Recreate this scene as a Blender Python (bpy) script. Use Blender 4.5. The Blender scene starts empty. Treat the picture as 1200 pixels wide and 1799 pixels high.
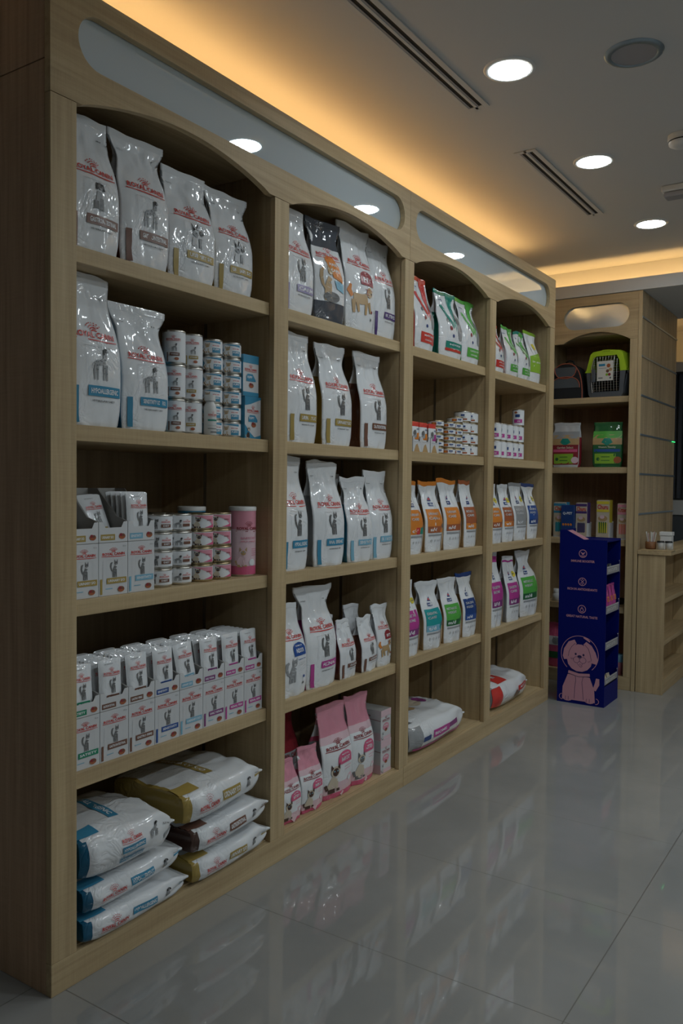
import bpy, math, random
from mathutils import Vector, Matrix, noise
sc = bpy.context.scene
COL = sc.collection
R = math.radians
random.seed(7)

# ------------------------------------------------------------------ camera, world, exposure, lights
cd = bpy.data.cameras.new('camera'); cam = bpy.data.objects.new('camera', cd); COL.objects.link(cam)
YAW, PIT, ROL = 0.5893, -0.0335, 0.0106
fw = Vector((-math.sin(YAW)*math.cos(PIT), math.cos(YAW)*math.cos(PIT), math.sin(PIT)))
rt = Vector((math.cos(YAW), math.sin(YAW), 0)); up = rt.cross(fw)
r2 = rt*math.cos(ROL)+up*math.sin(ROL); u2 = -rt*math.sin(ROL)+up*math.cos(ROL)
M = Matrix((r2, u2, -fw)).transposed().to_4x4(); M.translation = Vector((1.7719, -1.329, 1.3329))
cam.matrix_world = M
cd.sensor_fit = 'VERTICAL'; cd.sensor_height = 36.0; cd.lens = 36.0*1454.24/1799; cd.clip_start = .05
sc.camera = cam
sc.view_settings.view_transform = 'Standard'; sc.view_settings.look = 'None'
sc.view_settings.gamma = 1; sc.view_settings.use_curve_mapping = False
sc.view_settings.exposure = 0.0
wd = bpy.data.worlds.new('world'); sc.world = wd; wd.use_nodes = True
wd.node_tree.nodes['Background'].inputs[0].default_value = (.5, .55, .6, 1)
wd.node_tree.nodes['Background'].inputs[1].default_value = .05
DOWN_STRENGTH = 48.0
DOWN_COL = (.86, .955, 1.0)
COVE_COL = (1.0, .60, .22)
COVE_STRENGTH = 25.0
FAR_COVE_STRENGTH = 16.0
AISLE_FILL_STRENGTH = 148.0
DOWNLIGHTS = [(.592, 1.48), (.592, 2.47), (.592, 3.53)]
FILL_DOWNLIGHTS = [(2.0, .9), (2.0, 2.1), (2.0, 3.3), (3.4, -.9), (3.4, .5), (3.4, 1.9), (3.4, 3.3)]  # unseen fill lamps, added to brighten the shelf fronts from the aisle

# ------------------------------------------------------------------ materials
MAT = {}
def mat(name, col, rough=.5, metal=0, spec=.5, coat=0, emit=None, estr=0, alpha=None, trans=0):
    m = bpy.data.materials.new(name); m.use_nodes = True
    b = m.node_tree.nodes['Principled BSDF']
    b.inputs['Base Color'].default_value = (*col, 1); b.inputs['Roughness'].default_value = rough
    b.inputs['Metallic'].default_value = metal; b.inputs['Specular IOR Level'].default_value = spec
    b.inputs['Coat Weight'].default_value = coat
    b.inputs['Coat Roughness'].default_value = .05
    b.inputs['Transmission Weight'].default_value = trans
    if emit:
        b.inputs['Emission Color'].default_value = (*emit, 1); b.inputs['Emission Strength'].default_value = estr
    MAT[name] = m
    return m
def nd(m, t, **kw):
    n = m.node_tree.nodes.new(t)
    for k, v in kw.items(): setattr(n, k, v)
    return n
def lk(m, a, b): m.node_tree.links.new(a, b)
def wood(name, axis, c1, c2, scale=1.0):
    m = mat(name, c1, .5, spec=.3)
    b = m.node_tree.nodes['Principled BSDF']
    tc = nd(m, 'ShaderNodeTexCoord'); mp = nd(m, 'ShaderNodeMapping')
    s = [42*scale]*3; s[axis] = 1.6
    mp.inputs['Scale'].default_value = s
    lk(m, tc.outputs['Object'], mp.inputs['Vector'])
    n1 = nd(m, 'ShaderNodeTexNoise'); n1.inputs['Scale'].default_value = 1.0; n1.inputs['Detail'].default_value = 5; n1.inputs['Roughness'].default_value = .65
    n1.inputs['Distortion'].default_value = .4
    lk(m, mp.outputs[0], n1.inputs['Vector'])
    mp2 = nd(m, 'ShaderNodeMapping'); s2 = [7*scale]*3; s2[axis] = .7; mp2.inputs['Scale'].default_value = s2
    lk(m, tc.outputs['Object'], mp2.inputs['Vector'])
    n2 = nd(m, 'ShaderNodeTexNoise'); n2.inputs['Scale'].default_value = 1.0; n2.inputs['Detail'].default_value = 3; n2.inputs['Distortion'].default_value = 1.2
    lk(m, mp2.outputs[0], n2.inputs['Vector'])
    mp3 = nd(m, 'ShaderNodeMapping'); s3 = [12.0]*3; s3[axis] = 210.; mp3.inputs['Scale'].default_value = s3
    lk(m, tc.outputs['Object'], mp3.inputs['Vector'])
    n3 = nd(m, 'ShaderNodeTexNoise'); n3.inputs['Scale'].default_value = 1.0; n3.inputs['Detail'].default_value = 2
    lk(m, mp3.outputs[0], n3.inputs['Vector'])
    a1 = nd(m, 'ShaderNodeMath', operation='MULTIPLY_ADD'); a1.inputs[1].default_value = .62; a1.inputs[2].default_value = -.08
    lk(m, n1.outputs['Fac'], a1.inputs[0])
    a2 = nd(m, 'ShaderNodeMath', operation='MULTIPLY_ADD'); a2.inputs[1].default_value = .34
    lk(m, n2.outputs['Fac'], a2.inputs[0]); lk(m, a1.outputs[0], a2.inputs[2])
    a3 = nd(m, 'ShaderNodeMath', operation='MULTIPLY_ADD'); a3.inputs[1].default_value = .12
    lk(m, n3.outputs['Fac'], a3.inputs[0]); lk(m, a2.outputs[0], a3.inputs[2])
    rp = nd(m, 'ShaderNodeValToRGB')
    rp.color_ramp.elements[0].position = .28; rp.color_ramp.elements[0].color = (*c2, 1)
    rp.color_ramp.elements[1].position = .62; rp.color_ramp.elements[1].color = (*c1, 1)
    lk(m, a3.outputs[0], rp.inputs['Fac']); lk(m, rp.outputs[0], b.inputs['Base Color'])
    bp = nd(m, 'ShaderNodeBump'); bp.inputs['Strength'].default_value = .12; bp.inputs['Distance'].default_value = .002
    lk(m, n1.outputs['Fac'], bp.inputs['Height']); lk(m, bp.outputs[0], b.inputs['Normal'])
    return m
W1, W2 = (.60, .46, .265), (.38, .27, .145)
wood('oak_upright', 2, W1, W2); wood('oak_along', 1, W1, W2); wood('oak_across', 0, W1, W2)
wood('oak_panel', 2, (.40, .29, .17), (.26, .18, .10)); wood('oak_end', 2, (.62, .41, .26), (.36, .23, .14))
wood('oak_streaky', 2, (.58, .45, .28), (.26, .19, .11), .55)
# painted and built surfaces
def plaster(name, col, rough=.85):
    m = mat(name, col, rough, spec=.2); b = m.node_tree.nodes['Principled BSDF']
    n = nd(m, 'ShaderNodeTexNoise'); n.inputs['Scale'].default_value = 60; n.inputs['Detail'].default_value = 4
    tc = nd(m, 'ShaderNodeTexCoord'); lk(m, tc.outputs['Object'], n.inputs['Vector'])
    bp = nd(m, 'ShaderNodeBump'); bp.inputs['Strength'].default_value = .05; bp.inputs['Distance'].default_value = .002
    lk(m, n.outputs['Fac'], bp.inputs['Height']); lk(m, bp.outputs[0], b.inputs['Normal'])
plaster('ceiling_paint', (.60, .60, .59)); plaster('wall_paint', (.60, .60, .58)); plaster('dark_wall', (.10, .10, .10))
def tile_mat():
    m = mat('floor_tile', (.42, .42, .40), .03, spec=.75); b = m.node_tree.nodes['Principled BSDF']
    tc = nd(m, 'ShaderNodeTexCoord'); sp = nd(m, 'ShaderNodeSeparateXYZ'); lk(m, tc.outputs['Object'], sp.inputs[0])
    def line(out, off, pitch, w):
        a = nd(m, 'ShaderNodeMath', operation='ADD'); a.inputs[1].default_value = -off+pitch*40+pitch/2; lk(m, out, a.inputs[0])
        b_ = nd(m, 'ShaderNodeMath', operation='MODULO'); b_.inputs[1].default_value = pitch; lk(m, a.outputs[0], b_.inputs[0])
        c = nd(m, 'ShaderNodeMath', operation='COMPARE'); c.inputs[1].default_value = pitch/2; c.inputs[2].default_value = w
        lk(m, b_.outputs[0], c.inputs[0]); return c.outputs[0]
    l1 = line(sp.outputs['X'], 1.12, 1.2, .0016); l2 = line(sp.outputs['Y'], .045, .62, .0013)
    mx = nd(m, 'ShaderNodeMath', operation='MAXIMUM'); lk(m, l1, mx.inputs[0]); lk(m, l2, mx.inputs[1])
    n = nd(m, 'ShaderNodeTexNoise'); n.inputs['Scale'].default_value = 2.2; n.inputs['Detail'].default_value = 5
    lk(m, tc.outputs['Object'], n.inputs['Vector'])
    rp = nd(m, 'ShaderNodeValToRGB'); rp.color_ramp.elements[0].color = (.275, .275, .265, 1); rp.color_ramp.elements[1].color = (.345, .34, .325, 1)
    rp.color_ramp.elements[0].position = .3; rp.color_ramp.elements[1].position = .7
    lk(m, n.outputs['Fac'], rp.inputs['Fac'])
    mi = nd(m, 'ShaderNodeMixRGB'); mi.inputs['Color2'].default_value = (.12, .115, .10, 1)
    lk(m, mx.outputs[0], mi.inputs['Fac']); lk(m, rp.outputs[0], mi.inputs['Color1']); lk(m, mi.outputs[0], b.inputs['Base Color'])
    rr = nd(m, 'ShaderNodeMath', operation='MULTIPLY_ADD'); rr.inputs[1].default_value = .5; rr.inputs[2].default_value = .03
    lk(m, mx.outputs[0], rr.inputs[0]); lk(m, rr.outputs[0], b.inputs['Roughness'])
tile_mat()
def film(name, col, rough=.08, bump=.55):
    "glossy crinkled packaging film"
    m = mat(name, col, rough, spec=.6); b = m.node_tree.nodes['Principled BSDF']
    tc = nd(m, 'ShaderNodeTexCoord')
    n = nd(m, 'ShaderNodeTexNoise'); n.inputs['Scale'].default_value = 11; n.inputs['Detail'].default_value = 2.0; n.inputs['Distortion'].default_value = 2.2
    lk(m, tc.outputs['Object'], n.inputs['Vector'])
    c1 = nd(m, 'ShaderNodeMath', operation='SUBTRACT'); c1.inputs[1].default_value = .5; lk(m, n.outputs['Fac'], c1.inputs[0])
    c2 = nd(m, 'ShaderNodeMath', operation='ABSOLUTE'); lk(m, c1.outputs[0], c2.inputs[0])
    c3 = nd(m, 'ShaderNodeMath', operation='POWER'); c3.inputs[1].default_value = .7; lk(m, c2.outputs[0], c3.inputs[0])
    k = nd(m, 'ShaderNodeTexNoise'); k.inputs['Scale'].default_value = 5; k.inputs['Detail'].default_value = 1; lk(m, tc.outputs['Object'], k.inputs['Vector'])
    kr = nd(m, 'ShaderNodeMapRange'); kr.inputs['From Min'].default_value = .44; kr.inputs['From Max'].default_value = .62; lk(m, k.outputs['Fac'], kr.inputs['Value'])
    k2 = nd(m, 'ShaderNodeTexNoise'); k2.inputs['Scale'].default_value = 60; k2.inputs['Detail'].default_value = 1.5; lk(m, tc.outputs['Object'], k2.inputs['Vector'])
    k3 = nd(m, 'ShaderNodeMath', operation='MULTIPLY_ADD'); k3.inputs[1].default_value = .16; lk(m, k2.outputs['Fac'], k3.inputs[0]); lk(m, c3.outputs[0], k3.inputs[2])
    ad = nd(m, 'ShaderNodeMath', operation='MULTIPLY'); lk(m, k3.outputs[0], ad.inputs[0]); lk(m, kr.outputs[0], ad.inputs[1])
    bp = nd(m, 'ShaderNodeBump'); bp.inputs['Strength'].default_value = bump; bp.inputs['Distance'].default_value = .012
    lk(m, ad.outputs[0], bp.inputs['Height']); lk(m, bp.outputs[0], b.inputs['Normal'])
PAL = dict(white=(.80, .82, .84), brown=(.19, .085, .055), gold=(.42, .30, .08), blue=(.05, .27, .44), paleblue=(.22, .47, .62), deepblue=(.03, .09, .32),
  purple=(.09, .05, .20), lilac=(.36, .33, .52), magenta=(.50, .06, .30), plum=(.24, .05, .20), darkred=(.28, .03, .04), red=(.62, .05, .04),
  orange=(.72, .24, .04), rust=(.40, .12, .05), green=(.10, .42, .07), lime=(.28, .50, .05), teal=(.02, .33, .34), darkteal=(.02, .26, .20),
  slate=(.09, .10, .12), grey=(.33, .34, .35), navy=(.02, .06, .22), endblue=(.012, .115, .215), pink=(.72, .30, .38), palepink=(.76, .55, .60), hotpink=(.68, .12, .24), yellow=(.75, .62, .06),
  darkgreen=(.03, .14, .05), tan=(.50, .33, .16), cream=(.62, .54, .42), darkbrown=(.08, .04, .03), black=(.02, .02, .02), lightgrey=(.55, .56, .57), mid=(.16, .16, .16), satgreen=(.02,.26,.14))
for k, c in PAL.items():
    film('film_'+k, c)
    mat('ink_'+k, c, .3, spec=.5)
film('card_white', (.66, .67, .68), .45, .03); mat('card_grey', (.34, .33, .31), .7); mat('card_blue', (.002, .007, .14), .5, spec=.12)
mat('print_pink', (.60, .30, .38), .5); mat('print_line', (.03, .02, .10), .5)
mat('tin', (.62, .60, .55), .28, metal=1); mat('brass_tin', (.55, .45, .28), .3, metal=1)
mat('plastic_white', (.72, .72, .70), .35); mat('plastic_black', (.015, .015, .015), .35); mat('plastic_lime', (.42, .62, .03), .35); mat('plastic_grey', (.10, .11, .125), .4)
mat('aluminium', (.5, .52, .55), .25, metal=1); mat('slot_black', (.006, .006, .006), .8); mat('grille_grey', (.33, .32, .33), .7)
mat('fabric_black', (.016, .016, .018), .85); mat('fabric_grey', (.09, .10, .11), .85); mat('piping_red', (.42, .11, .06), .6)
mat('wicker', (.22, .09, .03), .6); mat('paper', (.7, .68, .62), .7); mat('trim_metal', (.30, .37, .42), .3, metal=.6)
mat('mirror_panel', (.74, .85, .92), .015, metal=.45, spec=.6)
mat('mirror_satin', (.62, .68, .72), .16, metal=.45, spec=.5)
mat('lamp_disc', (1, 1, 1), .5, emit=DOWN_COL, estr=DOWN_STRENGTH)
mat('led_strip', (1, .8, .5), .5, emit=COVE_COL, estr=COVE_STRENGTH)
mat('led_strip_far', (1, .8, .5), .5, emit=COVE_COL, estr=FAR_COVE_STRENGTH); mat('lamp_disc_fill', (1, 1, 1), .5, emit=DOWN_COL, estr=AISLE_FILL_STRENGTH)
mat('led_green', (.1, 1, .3), .5, emit=(.05, 1, .25), estr=1.2)
mat('glass_edge', (.28, .42, .44), .08, spec=.8)

# ------------------------------------------------------------------ mesh helpers
class MB:
    def __init__(s): s.v = []; s.f = []; s.m = []; s.sm = []
    def quad(s, pts, m, smooth=False):
        i = len(s.v); s.v += [tuple(p) for p in pts]; s.f.append(tuple(range(i, i+len(pts)))); s.m.append(m); s.sm.append(smooth)
    def grid(s, rows, m, smooth=True, closed=False):
        i = len(s.v); n = len(rows[0])
        for r in rows: s.v += [tuple(p) for p in r]
        for a in range(len(rows)-1):
            for b in range(n if closed else n-1):
                b2 = (b+1) % n
                s.f.append((i+a*n+b, i+a*n+b2, i+(a+1)*n+b2, i+(a+1)*n+b))
                s.m.append(m(a, b) if callable(m) else m); s.sm.append(smooth)
    def tris(s, pts, faces, m):
        i = len(s.v); s.v += [tuple(p) for p in pts]
        for f in faces: s.f.append(tuple(i+k for k in f)); s.m.append(m); s.sm.append(False)
    def box(s, x0, x1, y0, y1, z0, z1, m, tr=None):
        p = [(x0,y0,z0),(x1,y0,z0),(x1,y1,z0),(x0,y1,z0),(x0,y0,z1),(x1,y0,z1),(x1,y1,z1),(x0,y1,z1)]
        if tr: p = [tuple(tr(Vector(q))) for q in p]
        i = len(s.v); s.v += p
        for k, f in enumerate([(0,3,2,1),(4,5,6,7),(0,1,5,4),(1,2,6,5),(2,3,7,6),(3,0,4,7)]):
            s.f.append(tuple(i+a for a in f)); s.m.append(m[k] if isinstance(m, (list, tuple)) else m); s.sm.append(False)
    def cyl(s, c, r, z0, z1, m, n=28, r1=None, cap=True, ax='z', capm=None):
        r1 = r if r1 is None else r1
        def P(rr, k, z):
            a = 2*math.pi*k/n; u, w = rr*math.cos(a), rr*math.sin(a)
            return {'z': (c[0]+u, c[1]+w, c[2]+z), 'x': (c[0]+z, c[1]+u, c[2]+w), 'y': (c[0]+w, c[1]+z, c[2]+u)}[ax]
        s.grid([[P(r, k, z0) for k in range(n)], [P(r1, k, z1) for k in range(n)]], m, closed=True)
        if cap:
            s.quad([P(r1, k, z1) for k in range(n)], capm or m); s.quad([P(r, n-1-k, z0) for k in range(n)], capm or m)
    def lathe(s, prof, m, n=32, c=(0,0,0)):
        s.grid([[(c[0]+r*math.cos(2*math.pi*k/n), c[1]+r*math.sin(2*math.pi*k/n), c[2]+z) for k in range(n)] for r, z in prof], m, closed=True)
    def tube(s, pts, r, m, n=8):
        pts = [Vector(p) for p in pts]; rows = []
        for i, p in enumerate(pts):
            t = (pts[min(i+1, len(pts)-1)]-pts[max(i-1, 0)]).normalized()
            a = t.cross(Vector((0, 0, 1))) if abs(t.z) < .9 else t.cross(Vector((1, 0, 0)))
            a.normalize(); b = t.cross(a)
            rows.append([p+a*r*math.cos(2*math.pi*k/n)+b*r*math.sin(2*math.pi*k/n) for k in range(n)])
        s.grid(rows, m, closed=True); s.quad(rows[0][::-1], m); s.quad(rows[-1], m)
    def build(s, name, parent=None, loc=None):
        me = bpy.data.meshes.new(name); me.from_pydata(s.v, [], s.f)
        names = sorted(set(s.m)); 
        for n in names: me.materials.append(MAT[n])
        ix = {n: i for i, n in enumerate(names)}
        me.polygons.foreach_set('material_index', [ix[n] for n in s.m]); me.polygons.foreach_set('use_smooth', s.sm)
        me.update()
        o = bpy.data.objects.new(name, me); COL.objects.link(o)
        if parent: o.parent = parent
        if loc: o.location = loc
        return o
def tag(o, label, cat, group=None):
    o['label'] = label; o['category'] = cat
    if group: o['group'] = group
    return o
def thing(name, label, cat, loc=(0,0,0), rz=0, group=None):
    o = bpy.data.objects.new(name, None); COL.objects.link(o); o.location = loc; o.rotation_euler = (0, 0, rz); o.empty_display_size = .05
    return tag(o, label, cat, group)
def struct(mb, name):
    o = mb.build(name); o['kind'] = 'structure'; return o
def dup(src, loc, rz, label, group=None):
    c = src.copy(); COL.objects.link(c); c.location = loc; c.rotation_euler = (0, 0, rz); c['label'] = label
    if group: c['group'] = group
    elif 'group' in c: del c['group']
    for ch in src.children:
        d = ch.copy(); COL.objects.link(d); d.parent = c
        for g in ch.children:
            e = g.copy(); COL.objects.link(e); e.parent = d
    return c
def bevel(o, w=.002, seg=2):
    md = o.modifiers.new('edge', 'BEVEL'); md.width = w; md.segments = seg; md.limit_method = 'ANGLE'; return o
def part(name, parent, m, *boxes, bv=.0015):
    mb = MB()
    for b in boxes: mb.box(*b, m)
    o = mb.build(name, parent)
    if bv: bevel(o, bv)
    return o

# ------------------------------------------------------------------ writing and pictures on surfaces
TX = {}
def glyphs(t, bold=True):
    if (t, bold) in TX: return TX[(t, bold)]
    cu = bpy.data.curves.new('t', 'FONT'); cu.body = t; cu.resolution_u = 2; cu.size = 1
    if bold: cu.offset = .028
    o = bpy.data.objects.new('t', cu); COL.objects.link(o)
    bpy.context.view_layer.update()
    e = o.evaluated_get(bpy.context.evaluated_depsgraph_get()); me = e.to_mesh()
    v = [(p.co.x, p.co.y) for p in me.vertices]; f = [tuple(p.vertices) for p in me.polygons]
    e.to_mesh_clear(); bpy.data.objects.remove(o); bpy.data.curves.remove(cu)
    xs = [p[0] for p in v]; ys = [p[1] for p in v]
    x0, x1, y0, y1 = min(xs), max(xs), min(ys), max(ys)
    v = [((x-(x0+x1)/2)/(x1-x0), (y-(y0+y1)/2)/(y1-y0)) for x, y in v]
    TX[(t, bold)] = (v, f); return TX[(t, bold)]
def draw(mb, S, shapes, ox, oy, w, h, seg=.022):
    "lay flat print shapes onto surface S(a, b, lift)"
    X = lambda x: ox+x*w
    Y = lambda y: oy+y*h
    for ix, s in enumerate(shapes):
        k = s[0]; m = 'ink_'+s[-2] if ('ink_'+s[-2]) in MAT else s[-2]; L = .0012+.0004*s[-1]+.00003*ix
        if k == 'r':
            x0, y0, x1, y1 = X(s[1]), Y(s[2]), X(s[3]), Y(s[4])
            nx = max(1, int(abs(x1-x0)/seg+.99)); ny = max(1, int(abs(y1-y0)/seg+.99))
            mb.grid([[S(x0+(x1-x0)*i/nx, y0+(y1-y0)*j/ny, L) for i in range(nx+1)] for j in range(ny+1)], m)
        elif k == 'e':
            _, cx, cy, rx, ry, rot = s[:6]; n = 14; c, d = math.cos(R(rot)), math.sin(R(rot))
            pts = [S(X(cx), Y(cy), L)]; R2 = [1] if rx*w < .008 else [.55, 1]
            for kk in R2:
                for q in range(n):
                    a = 2*math.pi*q/n; p, r = rx*w*math.cos(a)*kk, ry*w*math.sin(a)*kk
                    pts.append(S(X(cx)+p*c-r*d, Y(cy)+p*d+r*c, L))
            fs = [(0, 1+q, 1+(q+1) % n) for q in range(n)]
            if len(R2) > 1: fs += [(1+q, 1+n+q, 1+n+(q+1) % n, 1+(q+1) % n) for q in range(n)]
            mb.tris(pts, fs, m)
        elif k == 'p':
            P = [(X(a), Y(b)) for a, b in s[1]]; E = []
            for i, p in enumerate(P):
                q = P[(i+1) % len(P)]; ns = max(1, int(math.hypot(q[0]-p[0], q[1]-p[1])/seg+.99))
                E += [(p[0]+(q[0]-p[0])*j/ns, p[1]+(q[1]-p[1])*j/ns) for j in range(ns)]
            cx = sum(p[0] for p in E)/len(E); cy = sum(p[1] for p in E)/len(E); rad = max(math.hypot(p[0]-cx, p[1]-cy) for p in E)
            if rad < seg*.6: mb.quad([S(a, b, L) for a, b in P], m); continue
            nr = max(2, int(rad/seg+.99)); pts = [S(cx, cy, L)]; n = len(E)
            for j in range(1, nr+1): pts += [S(cx+(a-cx)*j/nr, cy+(b-cy)*j/nr, L) for a, b in E]
            fs = [(0, 1+q, 1+(q+1) % n) for q in range(n)]
            for j in range(nr-1): fs += [(1+j*n+q, 1+(j+1)*n+q, 1+(j+1)*n+(q+1) % n, 1+j*n+(q+1) % n) for q in range(n)]
            mb.tris(pts, fs, m)
        elif k == 'l':
            pts = [(X(a), Y(b), c*w) for a, b, c in s[1]]; A = []; B = []
            for i, (a, b, c) in enumerate(pts):
                p, q = pts[max(i-1, 0)], pts[min(i+1, len(pts)-1)]
                t = math.hypot(q[0]-p[0], q[1]-p[1]) or 1; nx, ny = -(q[1]-p[1])/t, (q[0]-p[0])/t
                A.append(S(a+nx*c, b+ny*c, L)); B.append(S(a-nx*c, b-ny*c, L))
            mb.grid([B, A], m)
        elif k == 't':
            _, t, cx, cy, tw, th = s[:6]; v, f = glyphs(t)
            mb.tris([S(X(cx)+x*tw*w, Y(cy)+y*th*h, L) for x, y in v], f, m)
def at(shapes, x, y, w, h):
    "move unit-box shapes into a smaller box"
    o = []
    for s in shapes:
        k = s[0]
        if k == 'r': o.append(('r', x+s[1]*w, y+s[2]*h, x+s[3]*w, y+s[4]*h, *s[5:]))
        elif k == 'e': o.append(('e', x+s[1]*w, y+s[2]*h, s[3]*w, s[4]*w, s[5], *s[6:]))
        elif k == 'p': o.append(('p', [(x+a*w, y+b*h) for a, b in s[1]], *s[2:]))
        elif k == 'l': o.append(('l', [(x+a*w, y+b*h, c*w) for a, b, c in s[1]], *s[2:]))
        elif k == 't': o.append(('t', s[1], x+s[2]*w, y+s[3]*h, s[4]*w, s[5]*h, *s[6:]))
    return o
def crown(m='red'):
    o = []
    for i in range(7):
        a = R(-54+18*i)
        for j in range(3):
            rr = .28+.2*j
            o.append(('e', .5+rr*math.sin(a)*.95, .05+rr*math.cos(a)*1.15, .045, .05, 0, m, 2))
    o.append(('l', [(.25, .02, .03), (.5, .14, .045), (.75, .02, .03)], m, 2))
    return o
def logo(m='red'):
    return at(crown(m), .36, .50, .28, .50)+[('t', 'ROYAL CANIN', .5, .33, .92, .27, m, 2), ('l', [(.0, .12, .008), (.4, .09, .011), (.75, .07, .011), (1.0, .11, .006)], m, 2)]
def cat(a='mid', b='grey'):
    return [('l', [(.36, .30, .05), (.2, .42, .06), (.13, .60, .075), (.17, .78, .08), (.28, .84, .05)], a, 1), ('l', [(.42, .2, .12), (.5, .42, .16), (.62, .62, .14)], a, 1),
      ('l', [(.36, .0, .05), (.38, .3, .07)], a, 1), ('l', [(.52, .0, .045), (.54, .4, .06)], a, 1), ('l', [(.70, .0, .045), (.66, .45, .07)], a, 1),
      ('e', .66, .78, .17, .15, 0, a, 1), ('p', [(.50, .82), (.60, .88), (.52, 1.0)], a, 1), ('p', [(.72, .88), (.83, .82), (.82, 1.0)], a, 1),
      ('e', .66, .73, .08, .05, 0, b, 2), ('l', [(.4, .5, .012), (.6, .46, .02)], b, 2), ('l', [(.42, .36, .012), (.6, .34, .02)], b, 2), ('l', [(.12, .55, .012), (.2, .6, .015)], b, 2), ('l', [(.4, .22, .012), (.55, .2, .02)], b, 2),
      ('e', .66, .5, .04, .06, 0, 'lightgrey', 2), ('e', .60, .80, .02, .02, 0, 'black', 3), ('e', .72, .80, .02, .02, 0, 'black', 3)]
def dogsit(a='mid', b='grey'):
    return [('l', [(.5, .06, .2), (.48, .35, .19), (.52, .62, .13)], b, 1), ('l', [(.3, .05, .14), (.3, .3, .12)], a, 1), ('l', [(.55, .0, .05), (.56, .4, .06)], a, 1), ('l', [(.72, .02, .05), (.66, .4, .06)], a, 1),
      ('e', .56, .80, .19, .17, 0, a, 1), ('l', [(.40, .88, .07), (.34, .66, .06)], 'black', 2), ('l', [(.70, .88, .07), (.78, .66, .06)], 'black', 2), ('e', .57, .72, .09, .07, 0, b, 2), ('e', .57, .75, .03, .02, 0, 'black', 3), ('e', .50, .84, .02, .02, 0, 'black', 3), ('e', .64, .84, .02, .02, 0, 'black', 3),
      ('l', [(.3, .06, .03), (.12, .03, .02)], a, 2)]
def dogstand(a='grey', b='black'):
    return [('l', [(.24, .50, .10), (.45, .50, .12), (.70, .56, .15)], a, 1), ('l', [(.16, .0, .035), (.14, .28, .05), (.24, .5, .08)], a, 1), ('l', [(.32, .0, .03), (.30, .4, .06)], a, 1), ('l', [(.64, .0, .04), (.66, .45, .06)], a, 1), ('l', [(.82, .0, .04), (.78, .45, .06)], a, 1),
      ('l', [(.2, .52, .03), (.05, .46, .02), (.0, .30, .012)], a, 1), ('l', [(.70, .6, .11), (.74, .8, .09)], a, 1), ('e', .78, .86, .12, .11, 0, b, 1), ('l', [(.70, .90, .05), (.66, .74, .04)], b, 2), ('l', [(.82, .86, .05), (.92, .82, .04)], a, 2)] + \
      [('e', x, y, .022, .02, 0, b, 3) for x, y in ((.3, .52), (.4, .46), (.5, .54), (.6, .5), (.7, .6), (.25, .42), (.66, .35), (.8, .4), (.17, .2), (.64, .2), (.74, .7), (.45, .56), (.8, .2), (.3, .3))]
def terrier():
    return [('l', [(.2, .05, .1), (.3, .4, .12)], 'lightgrey', 1), ('l', [(.45, .0, .05), (.36, .4, .07)], 'lightgrey', 1), ('l', [(.3, .45, .16), (.42, .6, .14)], 'grey', 1), ('p', [(.14, .95), (.22, .62), (.36, .72)], 'black', 2), ('p', [(.55, 1.), (.42, .74), (.60, .7)], 'black', 2),
      ('l', [(.62, .02, .05), (.64, .4, .09)], 'mid', 1), ('l', [(.78, .0, .05), (.74, .4, .08)], 'lightgrey', 1), ('e', .74, .62, .14, .13, 0, 'mid', 1), ('p', [(.66, .72), (.74, .74), (.66, .92)], 'black', 2), ('p', [(.80, .74), (.88, .70), (.90, .90)], 'black', 2), ('e', .40, .58, .05, .04, 0, 'black', 2), ('e', .76, .58, .04, .03, 0, 'black', 3)]
def kitten(w='cream', d='darkbrown'):
    return [('l', [(.25, .06, .2), (.4, .3, .22), (.5, .5, .16)], w, 1), ('l', [(.15, .04, .08), (.5, .03, .08)], d, 2), ('l', [(.62, .04, .05), (.6, .35, .08)], w, 1), ('l', [(.6, .04, .05), (.75, .04, .05)], d, 2), ('l', [(.12, .1, .06), (.03, .3, .06)], d, 1),
      ('e', .52, .72, .24, .20, 0, w, 1), ('e', .53, .70, .16, .15, 0, d, 2), ('p', [(.3, .76), (.42, .86), (.30, 1.0)], d, 2), ('p', [(.62, .86), (.76, .76), (.76, 1.0)], d, 2), ('e', .45, .74, .035, .03, 0, 'paleblue', 3), ('e', .61, .74, .035, .03, 0, 'paleblue', 3)]
def golden():
    return [('l', [(.2, .52, .12), (.5, .5, .13), (.75, .56, .13)], 'tan', 1), ('l', [(.22, .0, .04), (.2, .45, .07)], 'tan', 1), ('l', [(.4, .05, .04), (.34, .4, .06)], 'tan', 1), ('l', [(.68, .0, .04), (.7, .45, .06)], 'tan', 1), ('l', [(.9, .1, .04), (.8, .45, .06)], 'tan', 1),
      ('l', [(.15, .55, .05), (.05, .75, .07), (.1, .95, .03)], 'orange', 1), ('e', .84, .80, .12, .13, 0, 'tan', 1), ('l', [(.78, .86, .05), (.74, .7, .04)], 'rust', 2), ('e', .9, .76, .03, .03, 0, 'black', 3)]
def kibble(n=1):
    return [('e', .5, .45, .42, .28, 0, 'rust', 2), ('e', .35, .62, .2, .16, 0, 'darkred', 3), ('e', .66, .58, .18, .15, 0, 'brown', 3)]
def dome(c, t, t2=None):
    o = [('p', [(.0, .0)]+[(.5-.5*math.cos(a), .45+.55*math.sin(a)) for a in [i*math.pi/10 for i in range(11)]]+[(1., .0)], c, 1), ('t', t, .52, .38, .62, .32, 'white', 2)]
    if t2: o.append(('t', t2, .5, .75, .5, .1, 'white', 2))
    return o

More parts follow.
